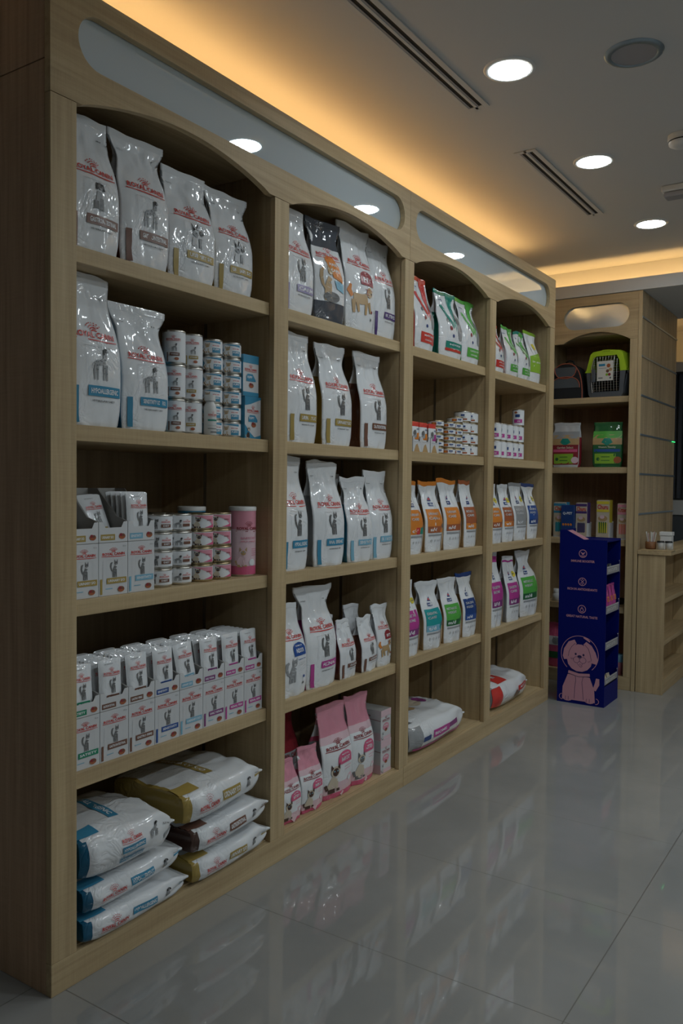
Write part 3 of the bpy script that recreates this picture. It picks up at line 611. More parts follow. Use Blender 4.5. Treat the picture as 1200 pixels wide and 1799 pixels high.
bag(3,4,2.05,2.18,.37,.13,'green topped bag mostly hidden behind the teal block bag', [], 'white', 'white', x=-.17, sealm='darkgreen')
bag(4,4,2.86,3.035,.41,.17,'tall white bag with magenta block', hill('magenta','plum','DIGESTIVE','BIOME','i/d'), 'white', rz=0, zones=[(.86, 2, 'film_magenta')])
bag(4,4,3.105,3.28,.37,.145,'white bag with magenta block and yellow spot beside the green one', hill('magenta','plum','DIGESTIVE','CARE','i/d','yellow'), 'grey', rz=-2, zones=[(.9, 2, 'film_magenta')])
bag(4,4,3.325,3.565,.39,.20,'wide white bag with bright green block', hill('green','darkgreen','METABOLIC','WEIGHT','m/d', pet=False), 'slate', rz=-4, D=.13, neck=.6)

# ------------------------------------------------------------------ bags lying on the bottom shelf
LM = Matrix(((0, 1, 0), (0, 0, 1), (1, 0, 0)))   # bag front up, bag side to the aisle, bag height along the shelf
def lying(y0, L, z0, T, W, xf, gus, band, word, pic, label, tilt=0, rz=0, seed=1, prints=None, sprints=None, main='white', bay=1, top=None, zones=None):
    t = thing('pet_food_bag', label, 'bag', (xf-W/2, y0, z0+T/2), 0)
    t.rotation_mode = 'QUATERNION'
    t.rotation_quaternion = (Matrix.Rotation(R(rz), 3, 'Z') @ Matrix.Rotation(R(tilt), 3, 'X') @ LM).to_quaternion()
    b = Bag(W, L, T, W*.92, .97, seed, 0, full=True, shoulder=.74, wr=1.6)
    sp = sprints if sprints is not None else [('t', word, .50, .52, .20, .20, 'white', 3), ('r', .39, .34, .61, .70, band, 2), ('r', .86, .45, .97, .56, band, 2), ('t', 'VETERINARY DIET', .91, .66, .10, .07, 'mid', 2)]+at(logo(), .11, .22, .24, .66)+at(pic, .69, .32, .085, .42)
    pr = prints if prints is not None else [('r', .10, .40, .80, .50, band, 1), ('t', word, .45, .45, .6, .05, 'white', 2), ('r', .80, .0, .95, .2, band, 1)]
    b.mesh('bag_body', t, 'film_'+main, 'film_'+main, [(0, .03, 'film_'+gus)], prints=pr, sprints=sp, gz=[(0, .055, 'film_'+gus)] if zones is None else zones, bottom='film_'+gus)
    return t
lying(.098, .402, .0905, .070, .30, .012, 'endblue', 'blue', 'HYPOALLERGENIC', DSIT, 'white bag with blue end lying lowest in the blue ended pile', 0, 0, 3)
lying(.100, .388, .169, .070, .30, .006, 'endblue', 'blue', 'HYPOALLERGENIC', DSIT, 'white bag with blue end lying in the middle of the blue ended pile', 1.5, 1, 5)
lying(.098, .345, .252, .135, .30, .0, 'endblue', 'blue', 'HYPOALLERGENIC', DST, 'fat white bag with blue end lying on top of the blue ended pile', 0, -2, 8,
      sprints=at(logo(), .34, .58, .22, .34)+[('r', .34, .40, .58, .56, 'blue', 2), ('t', 'HYPOALLERGENIC', .46, .48, .22, .08, 'white', 3), ('r', .34, .12, .58, .26, 'blue', 2), ('t', 'HYPOALLERGENIC', .46, .19, .22, .08, 'white', 3), ('t', '3,5 kg', .86, .66, .08, .08, 'mid', 2), ('r', .84, .16, .94, .32, 'grey', 2)]+at(DST, .63, .45, .13, .42))
lying(.508, .380, .0905, .078, .30, .014, 'gold', 'gold', 'URINARY S/O', DSIT, 'white bag with gold end lying lowest in the right hand pile'.replace('right hand ', 'mixed '), 1.5, 0, 11)
lying(.506, .380, .182, .082, .30, .012, 'darkbrown', 'brown', 'GASTROINTESTINAL', DSIT, 'white bag with dark brown end lying in the middle of the mixed pile', 2, 0, 13)
lying(.470, .390, .278, .110, .32, .010, 'gold', 'gold', 'URINARY S/O', DSIT, 'white bag with gold end lying on top of the mixed pile', 2.5, 1, 17)
lying(1.95, .60, .0905, .15, .34, -.03, 'grey', 'magenta', 'i/d', DSIT, 'white bag with magenta label and pale dog lying alone in the third bay', 0, 0, 19, bay=3,
      sprints=[('r', .30, .32, .58, .62, 'magenta', 2), ('r', .58, .40, .76, .62, 'plum', 2), ('r', .14, .32, .26, .52, 'navy', 2), ('r', .04, .0, .84, .12, 'magenta', 2), ('t', 'BIOME', .42, .47, .2, .12, 'white', 3)], prints=[('e', .35, .55, .25, .2, 20, 'cream', 1), ('e', .5, .35, .2, .12, 40, 'tan', 2), ('e', .45, .7, .12, .1, 0, 'plum', 2), ('r', .1, .04, .9, .12, 'mid', 1)], zones=[(0, .14, 'film_grey')])
lying(2.87, .56, .0905, .15, .33, -.03, 'grey', 'red', 'ADULT', DSIT, 'white and red bag lying alone in the last bay', 0, 0, 23, bay=4,
      sprints=[('r', .58, .36, .88, .64, 'red', 2), ('t', 'ADULT', .73, .52, .2, .12, 'white', 3), ('e', .52, .3, .05, .05, 0, 'brown', 2), ('e', .60, .2, .04, .04, 0, 'mid', 3), ('r', .0, .0, .16, 1., 'red', 1)], prints=[('r', .04, .18, .96, .40, 'red', 1), ('t', 'SCIENCE', .5, .3, .6, .05, 'white', 2)], zones=[(0, .12, 'film_grey'), (.12, .17, 'film_red')])
# ------------------------------------------------------------------ cans and tins
def can_proto(r, h, prints, body='ink_white', rim='tin', lidm='tin', reps=2, name='food_can', cols=()):
    t = bpy.data.objects.new(name, None); COL.objects.link(t); t.empty_display_size = .03
    mb = MB(); n = 36
    mb.lathe([(r*.93, .0), (r, .003), (r*.985, .005), (r, .007)], rim, n)
    mb.lathe([(r, .007), (r, h-.006)], body, n)
    mb.quad([(r*.93*math.cos(-2*math.pi*k/n), r*.93*math.sin(-2*math.pi*k/n), 0) for k in range(n)], rim)
    def S(a, b, l):
        an = a/r; return Vector(((r+l*.6)*math.cos(an), (r+l*.6)*math.sin(an), b))
    per = 2*math.pi*r/reps
    for k in range(reps): draw(mb, S, prints, -per/2+k*per-per*.16, .008, per, h-.016, .006)
    mb.build('can_body', t)
    mb = MB(); mb.lathe([(r, h-.006), (r*1.012, h-.004), (r*1.012, h-.001), (r*.96, h), (r*.93, h-.004)], lidm, n)
    mb.quad([(r*.93*math.cos(2*math.pi*k/n), r*.93*math.sin(2*math.pi*k/n), h-.004) for k in range(n)], lidm)
    mb.build('lid', t)
    t.location = (0, 0, -5)
    return t
ORD = ['lowest', 'second from the bottom', 'third from the bottom', 'fourth from the bottom', 'fifth from the bottom', 'sixth from the bottom']
def stack(proto, x, y, z, h, n, look, group, rz=0, first=[None]):
    for i in range(n):
        l = look+(', topmost' if i == n-1 and n > 1 else (', '+ORD[i] if n > 1 else ''))
        dup(proto, (x+random.uniform(-.001, .001), y+random.uniform(-.001, .001), z+.0006+i*(h+.0004)), rz+random.uniform(-.12, .12), l, group)
PROTOS = []
def tallprint(band): return at(logo(), .30, .70, .42, .22)+at(DST, .46, .36, .17, .28)+[('r', .42, .20, .68, .31, band, 1), ('t', 'VETERINARY', .55, .255, .2, .04, 'white', 2), ('r', .34, .0, .37, .32, band, 1), ('e', .60, .10, .06, .04, 0, 'rust', 1)]+[('r', .0, .12+.06*i, .26, .135+.06*i, 'lightgrey', 1) for i in range(13)]
tb = can_proto(.0355, .104, tallprint('brown')); tg = can_proto(.0355, .104, tallprint('gold')); PROTOS += [tb, tg]
stack(tb, -.085, .512, 1.483, .104, 3, 'tall white can beside the blue banded bag', 'tall white dog food cans', -.25)
stack(tg, -.085, .587, 1.483, .104, 3, 'tall white can in the second tall stack', 'tall white dog food cans', -.35)
pup = can_proto(.0370, .0518, [('r', .22, .0, .75, 1, 'white', 1), ('p', [(.22, 0), (.30, .5), (.22, 1), (.15, 1), (.15, 0)], 'blue', 1), ('r', .55, .0, .80, .42, 'blue', 2), ('p', [(.3, 1), (.8, 1), (.8, .8), (.5, .9)], 'blue', 2), ('t', 'PUPPY', .67, .28, .2, .16, 'white', 3), ('t', 'ROYAL CANIN', .66, .62, .2, .10, 'red', 2)]+at(kitten('cream', 'tan'), .27, .0, .28, .85)+[('r', .0, .15+.1*i, .14, .18+.1*i, 'lightgrey', 1) for i in range(7)]); PROTOS.append(pup)
stack(pup, -.095, .690, 1.483, .0518, 6, 'small blue and white puppy can behind the white bottle', 'blue puppy cans', -.3)
stack(pup, -.085, .770, 1.483, .0518, 6, 'small blue and white puppy can beside the puppy carton', 'blue puppy cans', -.35)
def flat(pic, band): return at(logo(), .56, .52, .26, .34)+[('r', .56, .18, .82, .44, band, 1), ('t', 'DIET', .69, .31, .16, .12, 'white', 2)]+at(pic, .30, .08, .24, .8)+[('r', .0, .15+.1*i, .24, .17+.1*i, 'lightgrey', 1) for i in range(7)]
wb = can_proto(.040, .0545, flat(CATP, 'brown')); wd2 = can_proto(.040, .0545, at(DST, .38, .10, .22, .65)+at(CATP, .22, .1, .17, .7)+at(logo(), .6, .5, .24, .3)+[('r', .6, .2, .8, .42, 'brown', 1)]+[('r', .0, .15+.1*i, .24, .17+.1*i, 'lightgrey', 1) for i in range(7)]); PROTOS += [wb, wd2]
stack(wb, -.085, .452, 1.017, .0545, 4, 'small white can beside the cartons', 'small white diet cans', -.3)
stack(wd2, -.085, .534, 1.017, .0545, 4, 'small white can with cat and dog', 'small white diet cans', -.3)
stack(wb, -.172, .455, 1.017, .0545, 4, 'small white can behind the stack beside the cartons', 'white cans at the back')
stack(wd2, -.172, .545, 1.017, .0545, 4, 'small white can behind the cat and dog cans', 'white cans at the back')
pk = can_proto(.041, .0545, [('p', [(.3, 1), (.9, 1), (.9, .1), (.8, .5), (.55, .8)], 'pink', 1), ('p', [(.6, 0), (.9, 0), (.9, .3)], 'hotpink', 2), ('t', 'ROYAL', .74, .62, .14, .12, 'darkred', 3)]+at(kitten(), .30, .0, .28, .9)+[('r', .0, .15+.1*i, .26, .17+.1*i, 'lightgrey', 1) for i in range(7)], rim='brass_tin', lidm='brass_tin'); PROTOS.append(pk)
stack(pk, -.088, .635, 1.017, .0545, 4, 'pink kitten can beside the small white cans', 'pink kitten cans', -.35)
stack(pk, -.088, .722, 1.017, .0545, 4, 'pink kitten can beside the large pink tin', 'pink kitten cans', -.3)
def tin(x, y, z, r, h, prints, label, body, lidm, zones=()):
    t = thing('milk_tin', label, 'tin', (x, y, z), -.35)
    mb = MB(); n = 40
    mb.lathe([(r*.96, .0), (r, .003), (r, .006)], 'tin', n); mb.quad([(r*.96*math.cos(-2*math.pi*k/n), r*.96*math.sin(-2*math.pi*k/n), 0) for k in range(n)], 'tin')
    zs = sorted({.006, h-.012, *[a for q in zones for a in q[:2]]})
    for a, b in zip(zs, zs[1:]):
        m = body
        for q in zones:
            if q[0] <= (a+b)/2 < q[1]: m = q[2]
        mb.lathe([(r, a), (r, b)], m, n)
    draw(mb, lambda a, b, l: Vector(((r+l*.6)*math.cos(a/r), (r+l*.6)*math.sin(a/r), b)), prints, -r*1.05, 0, 2.1*r, h, .006); mb.build('can_body', t)
    mb = MB(); mb.lathe([(r*1.03, h-.014), (r*1.03, h-.002), (r*.98, h)], lidm, n); mb.quad([(r*.98*math.cos(2*math.pi*k/n), r*.98*math.sin(2*math.pi*k/n), h) for k in range(n)], lidm); mb.build('lid', t)
tin(-.088, .842, 1.0175, .046, .236, at(logo('darkred'), .02, .63, .96, .17)+at(kitten('palepink', 'tan'), .0, .14, .55, .28)+[('t', 'BABYCAT', .5, .55, .6, .03, 'pink', 1), ('t', 'MILK FIRST', .5, .50, .6, .02, 'pink', 1), ('e', .62, .2, .12, .12, 0, 'white', 2)]+[('r', .6, .30+.03*i, .85, .305+.03*i, 'hotpink', 1) for i in range(4)], 'large pink milk tin with a white lid beside the post', 'ink_palepink', 'plastic_white', [(.006, .035, 'ink_hotpink'), (.16, .222, 'ink_pink')])
tin(-.19, .70, 1.0175, .046, .236, [('r', .1, .3, .9, .7, 'white', 1)], 'blue tin with white lid standing behind the pink kitten cans', 'ink_blue', 'plastic_white')
# white bottle
t = thing('supplement_bottle', 'small white plastic bottle with ribbed cap before the puppy cans', 'bottle', (-.046, .632, 1.4835))
mb = MB(); mb.lathe([(.0, 0), (.019, .0), (.0205, .003), (.0205, .085), (.017, .098), (.013, .103), (.013, .108)], 'plastic_white', 32)
draw(mb, lambda a, b, l: Vector(((.0205+l*.6)*math.cos(a/.0205-.35), (.0205+l*.6)*math.sin(a/.0205-.35), b)), at(logo(), .1, .58, .8, .2)+[('r', .1, .45, .9, .5, 'darkteal', 1), ('r', .1, .3, .9, .32, 'lightgrey', 1), ('r', .1, .2, .9, .22, 'mid', 1), ('r', .3, .08, .9, .12, 'mid', 1)], -.02, 0, .04, .1, .004); mb.build('bottle_body', t)
mb = MB(); n = 40
mb.grid([[((.0165+(.0006 if k % 2 else 0))*math.cos(2*math.pi*k/n), (.0165+(.0006 if k % 2 else 0))*math.sin(2*math.pi*k/n), z) for k in range(n)] for z in (.1085, .128)], 'plastic_white', closed=True)
mb.quad([(.0165*math.cos(2*math.pi*k/n), .0165*math.sin(2*math.pi*k/n), .128) for k in range(n)], 'plastic_white'); mb.build('cap', t)

# ------------------------------------------------------------------ cartons, trays and pouches
def PX(x): return lambda a, b, l: Vector((x+l*.5, a, b))
def PY(y): return lambda a, b, l: Vector((a, y-l*.5, b))
def cartonprint(band, word, pic=CATP):
    return at(logo(), .08, .72, .84, .20)+at(pic, .36, .34, .34, .34)+[('r', .26, .22, .95, .33, band, 1), ('t', word, .60, .275, .58, .05, 'white', 2), ('r', .04, .03, .11, .32, band, 1), ('r', .13, .28, .14, .68, 'lightgrey', 1), ('t', '12 x', .88, .93, .12, .03, 'grey', 1), ('r', .22, .12, .46, .135, 'paleblue', 1)]+at(kibble(), .62, .04, .28, .13)+[('r', .26, .675, .8, .679, 'lightgrey', 1), ('r', .26, .35, .264, .675, 'lightgrey', 1), ('r', .8, .35, .804, .675, 'lightgrey', 1)]
def carton(y0, w, z, h, label, prints, x1=-.036, depth=.16, side='card_white', sidep=(), top='card_white', group=None, m='card_white', rz=0):
    t = thing('food_carton', label, 'carton', (x1, y0+w/2, z), rz, group)
    mb = MB(); mb.box(-depth, 0, -w/2, w/2, 0, h, [m, top, side, m, m, m])
    draw(mb, PX(0), prints, -w/2, 0, w, h, .3)
    if sidep: draw(mb, lambda a, b, l: Vector((a, -w/2-l*.5, b)), sidep, -depth, 0, depth, h, .3)
    mb.build('box', t)
    return t
def tray(y0, w, z, lip, back, label, prints, x1=-.036, depth=.17, inner='card_grey'):
    "open display tray with low notched front and side walls that rise to the back"
    t = thing('display_tray', label, 'display tray', (x1, y0+w/2, z)); th = .0016; mb = MB(); w2 = w/2
    mb.box(-depth, 0, -w2, w2, 0, th, inner)
    f = [(-w2, th), (w2, th), (w2, lip*1.12), (w2*.72, lip*1.1), (w2*.55, lip*.80), (-w2*.55, lip*.80), (-w2*.72, lip*1.1), (-w2, lip*1.12)]
    n = len(f)
    for i in range(3):
        pass
    def strip(p):
        mb.quad([(0, a, b) for a, b in p], 'card_white'); mb.quad([(-th, a, b) for a, b in p[::-1]], inner)
        for i in range(len(p)): a, b = p[i], p[(i+1) % len(p)]; mb.quad([(0, *b), (0, *a), (-th, *a), (-th, *b)], inner)
    strip(f)
    for s in (-1, 1):
        pr = [(-th, th), (-depth, th), (-depth, back), (-depth*.75, back), (-.045, lip*1.35), (-th, lip*1.12)]
        o, i_ = s*w2, s*(w2-th)
        a = [(x, o, zz) for x, zz in pr]; b = [(x, i_, zz) for x, zz in pr]
        mb.quad(a if s > 0 else a[::-1], 'card_white'); mb.quad(b[::-1] if s > 0 else b, inner)
        for k in range(len(pr)): k2 = (k+1) % len(pr); q = [a[k], b[k], b[k2], a[k2]]; mb.quad(q, inner)
    mb.box(-depth, -depth+th, -w2+th, w2-th, th, back, inner)
    draw(mb, PX(0), prints, -w2, 0, w, lip*.8, .3)
    mb.build('tray_box', t)
    return t
def trayprint(band, word): return [('r', .06, .16, .55, .56, band, 1), ('t', word, .30, .36, .40, .18, 'white', 2)]+at(kibble(), .66, .12, .28, .6)
PCH = {}
def pouch_proto(band, pic=CATP, w=.088, h=.132, word='DIET'):
    o = bpy.data.objects.new('food_pouch', None); COL.objects.link(o); o.location = (0, 0, -5); o.empty_display_size = .03
    mb = MB(); nx, nz = 12, 16
    def F(u, v, s):
        e = (1-abs(u)**4)*(1-abs(2*v-1)**5)
        g = .010*e*(.75+.35*(1-v))+.0008
        return Vector((s*g+.0022*noise.noise(Vector((u*2, v*4, s*3)))*e, w/2*u*(1-.03*math.sin(math.pi*v)), h*v-.0035*abs(u)**6*(1 if v > .5 else -1)*abs(2*v-1)**9))
    for s in (1, -1): mb.grid([[F(s*(-1+2*i/nx), j/nz, s) for i in range(nx+1)] for j in range(nz+1)], 'film_white')
    S = lambda a, b, l: F(max(-1, min(1, a/(w/2))), max(0, min(1, b/h)), 1)+Vector((l, 0, 0))
    draw(mb, S, at(logo(), .12, .64, .76, .20)+at(pic, .36, .28, .34, .34)+[('r', .24, .12, .78, .25, band, 1), ('t', word, .5, .185, .4, .06, 'white', 2), ('t', 'VETERINARY', .4, .90, .4, .02, 'grey', 1)], -w/2, 0, w, h, .02)
    mb.build('pouch_body', o)
    PROTOS.append(o)
    return o
R4 = [('satgreen','SATIETY','green'), ('brown','GASTROINTESTINAL','brown'), ('brown','GASTRO FIBRE','reddish brown'), ('deepblue','SENSITIVITY','dark blue'), ('paleblue','URINARY S/O','pale blue'), ('plum','EARLY RENAL','purple'), ('magenta','RENAL FISH','magenta'), ('magenta','RENAL BEEF','magenta')]
YS = [.086, .186, .289, .390, .492, .596, .697, .795, .891]
NTH = ['first', 'second', 'third', 'fourth', 'fifth', 'sixth', 'seventh', 'eighth']
TILT = [-6, -4, -5, -3, -9, -7, -3, -5]
for i, (b, w, cn) in enumerate(R4):
    y0, y1 = YS[i]+.001, YS[i+1]-.001
    carton(y0, y1-y0, .5535, .141, 'white pouch carton with %s band, %s from the end panel, low row' % (cn, NTH[i]), cartonprint(b, w))
    tray(y0, y1-y0, .6952, .046, .10, 'open white tray with %s label holding pouches, %s from the end panel' % (cn, NTH[i]), trayprint(b, w))
    if b not in PCH: PCH[b] = pouch_proto(b)
    hh = .0
    for k in range(7):
        lab = 'upright white pouch with %s label at the front of the %s tray' % (cn, NTH[i]) if k == 0 else 'white pouch packed behind the front one in the %s tray' % NTH[i]
        c = dup(PCH[b], (-.052-k*.0205, (y0+y1)/2+random.uniform(-.001, .001), .698+(.004 if k == 0 else .001)), 0, lab, 'pouches packed in the %s tray' % NTH[i] if k else 'front pouches in the trays')
        c.rotation_euler = (R(random.uniform(-1.5, 1.5)+(3 if i == 4 and k == 0 else 0)), R(TILT[i] if k == 0 else -8-random.uniform(0, 5)), 0)
        c.scale = (1, .93, 1)
R3 = [('gold','URINARY S/O','gold', 'first'), ('gold','URINARY S/O','gold', 'second'), ('paleblue','SENSITIVITY','pale blue', 'third')]
YR = [.084, .181, .285, .387]
if 'gold' not in PCH: PCH['gold'] = pouch_proto('gold')
for i, (b, w, cn, nt) in enumerate(R3):
    y0, y1 = YR[i]+.001, YR[i+1]-.001
    carton(y0, y1-y0, 1.0175, .146, 'white pouch carton with %s band, third shelf, %s from the end panel' % (cn, nt), cartonprint(b, w))
    tray(y0, y1-y0, 1.1642, .052, .150, 'tall backed open tray with %s label on the third shelf, %s along' % (cn, nt), trayprint(b, w))
    n = (2, 2, 5)[i]
    for k in range(n):
        c = dup(PCH[b], (((-.10, -.085, -.050)[i])-k*.021, (y0+y1)/2+(.004 if i == 1 else 0), 1.168), 0, ('front white pouch in the %s tray of the third shelf' if k == 0 else 'white pouch tucked behind in the %s tray of the third shelf') % nt, 'pouches in the tall backed trays')
        c.rotation_euler = (R((4, 5, 0)[i]), R((-26, -22, -4)[i]), 0); c.scale = (1, .93, 1.04)
# puppy cartons
PB = lambda s: [('p', [(0, .78), (.35, .82), (1, .95), (1, 1), (0, 1)], 'blue', 1), ('p', [(0, 0), (1, 0), (1, .1), (.6, .04), (.3, .16), (0, .34)], 'blue', 1)]+at(logo(), .12, .60, .76, .20)+[('p', [(.22, .40), (.22, .50), (.30, .56), (.62, .56), (.78, .46), (.78, .40)], 'blue', 2), ('t', 'PUPPY', .42, .49, .32, .06, 'white', 3)]+at(kibble(), .38, .24, .34, .2)+at(kitten('darkbrown', 'cream'), .05, .0, .36, .30)
carton(.806, .083, 1.4835, .143, 'white and blue puppy carton standing at the base beside the post', PB(0), side='ink_blue', x1=-.05, depth=.14)
carton(.796, .080, 1.6270, .138, 'white and blue puppy carton stacked on another, with bevelled corner'.replace('bevelled', 'rounded'), [('r', 0, .80, 1, 1, 'blue', 1)]+at(logo(), .08, .58, .8, .2)+[('p', [(.2, .36), (.2, .48), (.28, .54), (.6, .54), (.8, .4), (.8, .36)], 'blue', 2), ('t', 'PUPPY', .42, .46, .32, .06, 'white', 3)]+at(kibble(), .34, .18, .36, .18)+[('r', 0, 0, 1, .1, 'blue', 1)], side='ink_blue', x1=-.05, depth=.14)
# kitten cartons, second bay bottom
KB = [('r', 0, .78, 1, 1, 'palepink', 1), ('r', 0, 0, 1, .12, 'palepink', 1)]+at(logo('darkred'), .12, .60, .76, .20)+[('e', .5, .44, .3, .2, 0, 'pink', 1), ('t', 'KITTEN', .5, .48, .36, .05, 'white', 3)]+at(kibble(), .36, .26, .3, .16)+at(kitten('lightgrey', 'mid'), .04, .03, .3, .26)
KS = [('r', 0, .0, 1, .26, 'palepink', 1), ('l', [(.0, .72, .006), (.5, .7, .008), (1, .66, .006)], 'darkred', 1), ('t', 'ROYAL CANIN', .4, .8, .5, .06, 'darkred', 1)]+[('r', .1, .34+.04*i, .8, .35+.04*i, 'lightgrey', 1) for i in range(8)]
carton(1.688, .085, .0905, .142, 'pink and white kitten pouch carton standing at the base by the post', KB, x1=-.03, depth=.15, sidep=KS)
carton(1.690, .083, .2330, .130, 'pink and white kitten pouch carton on top of another, open topped', KB, x1=-.032, depth=.15, sidep=KS, top='card_grey')
# third bay, second shelf: open pouch boxes with red topped pouches, a white box and flat cans
HP = [('p', [(.1, .0), (.3, .62), (.5, .78), (.8, .0)], 'tan', 1), ('r', .1, .88, .9, .98, 'lightgrey', 1)]
redp = {}
for i, (y, dk) in enumerate([(1.955, 'orange'), (2.035, 'orange'), (2.125, 'magenta')]):
    tray(y, .082, 1.4835, .062, .075, 'low white tray of red topped pouches, %s beside the third bay post' % NTH[i], HP, x1=-.04, depth=.12)
    o = bpy.data.objects.new('food_pouch', None)
    o = thing('food_pouch', 'red topped pouch with a grey cat standing in the %s low tray' % NTH[i], 'pouch', (-.056, y+.041, 1.487), 0, 'red topped pouches')
    mb = MB(); w, h = .074, .135
    F = lambda u, v, s: Vector((s*(.0085*(1-abs(u)**4)*(1-abs(2*v-1)**5)+.0008), w/2*u, h*v))
    for s in (1, -1): mb.grid([[F(s*(-1+2*a/10), b/12, s) for a in range(11)] for b in range(13)], lambda a, b: 'film_red' if a > 9 else 'film_white')
    draw(mb, lambda a, b, l: F(a/(w/2), b/h, 1)+Vector((l, 0, 0)), [('r', .06, .40, .94, .5, dk, 1), ('r', .55, .42, .94, .62, dk, 2), ('e', .32, .62, .16, .18, 0, 'mid', 2), ('e', .32, .5, .2, .1, 0, 'grey', 2), ('t', "Hill's", .7, .75, .3, .05, 'navy', 1)], -w/2, 0, w, h); mb.build('pouch_body', o)
    for k in range(3): dup(o, (-.078-k*.02, y+.041, 1.487), 0, 'red topped pouch tucked behind the front one in the %s low tray' % NTH[i], 'red topped pouches')
carton(1.93, .20, 1.4835, .228, 'white carton with dark green stripe behind the red topped pouches', [('r', .62, 0, .80, 1, 'green', 1), ('r', .1, .6, .5, .63, 'lightgrey', 1), ('r', .1, .5, .5, .53, 'lightgrey', 1)], x1=-.20, depth=.18)
fc = can_proto(.0395, .0318, [('r', .42, .1, .62, .9, 'rust', 1), ('e', .52, .5, .05, .05, 0, 'orange', 2), ('r', .66, .5, .84, .85, 'navy', 1), ('t', "Hill's", .75, .3, .12, .2, 'navy', 1)]+[('r', .0, .2+.14*i, .3, .26+.14*i, 'lightgrey', 1) for i in range(5)], rim='brass_tin', lidm='brass_tin', reps=2)
fd = can_proto(.0435, .0565, [('r', .52, .10, .80, .3, 'rust', 1), ('r', .56, .6, .7, .82, 'navy', 1), ('e', .45, .35, .07, .07, 0, 'tan', 1), ('t', "Hill's", .66, .48, .16, .1, 'mid', 1)]+[('r', .0, .15+.1*i, .3, .18+.1*i, 'lightgrey', 1) for i in range(7)], rim='brass_tin', lidm='tin')
PROTOS += [fc, fd]
for y, n, w in ((2.258, 5, 'beside the red topped pouches'), (2.385, 5, 'in the second flat stack'), (2.470, 6, 'beside the wider cans')):
    stack(fc, -.085, y, 1.483, .0318, n, 'flat white and rust can '+w, 'flat white cans in the third bay', -.8)
for y, w in ((2.560, 'before the last stack'), (2.646, 'beside the divider')):
    stack(fd, -.087, y, 1.483, .0565, 4, 'wider white can '+w, 'wider white cans in the third bay', -.9)
fe = can_proto(.0350, .098, [('r', .36, .15, .80, .40, 'magenta', 1), ('r', .42, .55, .66, .75, 'navy', 1), ('e', .45, .88, .08, .06, 0, 'rust', 1), ('t', 'i/d', .6, .27, .14, .1, 'white', 2)]+[('r', .0, .12+.06*i, .3, .135+.06*i, 'lightgrey', 1) for i in range(13)], rim='brass_tin'); PROTOS.append(fe)
for k, y in enumerate((2.955, 3.035, 3.125, 3.205, 3.283)):
    stack(fe, -.075, y, 1.483, .098, 3 if k == 4 else 2, 'tall white and magenta can, %s in its row' % NTH[k], 'tall magenta banded cans', -.95)
for p in PROTOS:
    for c in list(p.children): bpy.data.objects.remove(c)
    bpy.data.objects.remove(p)

# ------------------------------------------------------------------ far cabinet
t = thing('display_cabinet', 'narrow oak cabinet with one arched opening facing the aisle', 'cabinet', (.08, 4.2, 0))
L0, L1 = -.35, .286
for a, b in ((L0, L0+.065), (L1-.052, L1)): part('post', t, 'oak_upright', (a, b, 0, .022, .0865, 2.2975))
part('plinth', t, 'oak_across', (L0, L1, .0, .022, 0, .086))
holed('header_panel', t, [(L0, 2.6), (L0, 2.298)]+arch(-.208, L1-.055, 2.298, .062)+[(L1, 2.298), (L1, 2.6)], [stadium(-.208, .226, 2.385, 2.540)], .022, lambda x, y, z: (x, .011-z, y), 'oak_across')
part('mirror_panel', t, 'mirror_satin', (L0+.03, L1-.03, .0235, .03, 2.36, 2.58), bv=0)
part('side_panel', t, 'oak_upright', (L0, L0+.02, .0225, .45, 0, 2.6), (L1-.02, L1, .0225, .45, 0, 2.6))
part('back_panel', t, 'oak_end', (L0+.0205, L1-.0205, .43, .45, 0, 2.6))
part('top_board', t, 'oak_across', (L0+.0205, L1-.0205, .031, .4295, 2.34, 2.358))
part('base_board', t, 'oak_across', (L0+.0205, L1-.0205, .0225, .4295, .062, .082))
for z in (1.932, 1.465, .985, .54): part('shelf', t, 'oak_across', (L0+.0205, L1-.0205, .0235, .4295, z-.04, z))
t = thing('wall_panel', 'tall streaky wood slatwall with thin metal grooves', 'wall panel', (.37, 4.2, 0))
part('panel_board', t, 'oak_streaky', (.0, .020, .0, 1.0, 0, 2.6)); part('edge_strip', t, 'oak_upright', (-.003, .0205, -.006, -.0005, .0, 2.6))
for i, z in enumerate((2.43, 2.18, 1.928, 1.675, 1.42, 1.16)): part('groove_strip', t, 'trim_metal', (.0205, .0245, .0, 1.0, z-.006, z+.006), bv=0)
# small green pilot lamp seen glowing at the end of one groove
mb = MB(); mb.box(.3945, .4, 5.10, 5.18, 1.669, 1.675, 'led_green'); tag(mb.build('indicator_lamp'), 'small green glow at the end of a metal groove', 'light')
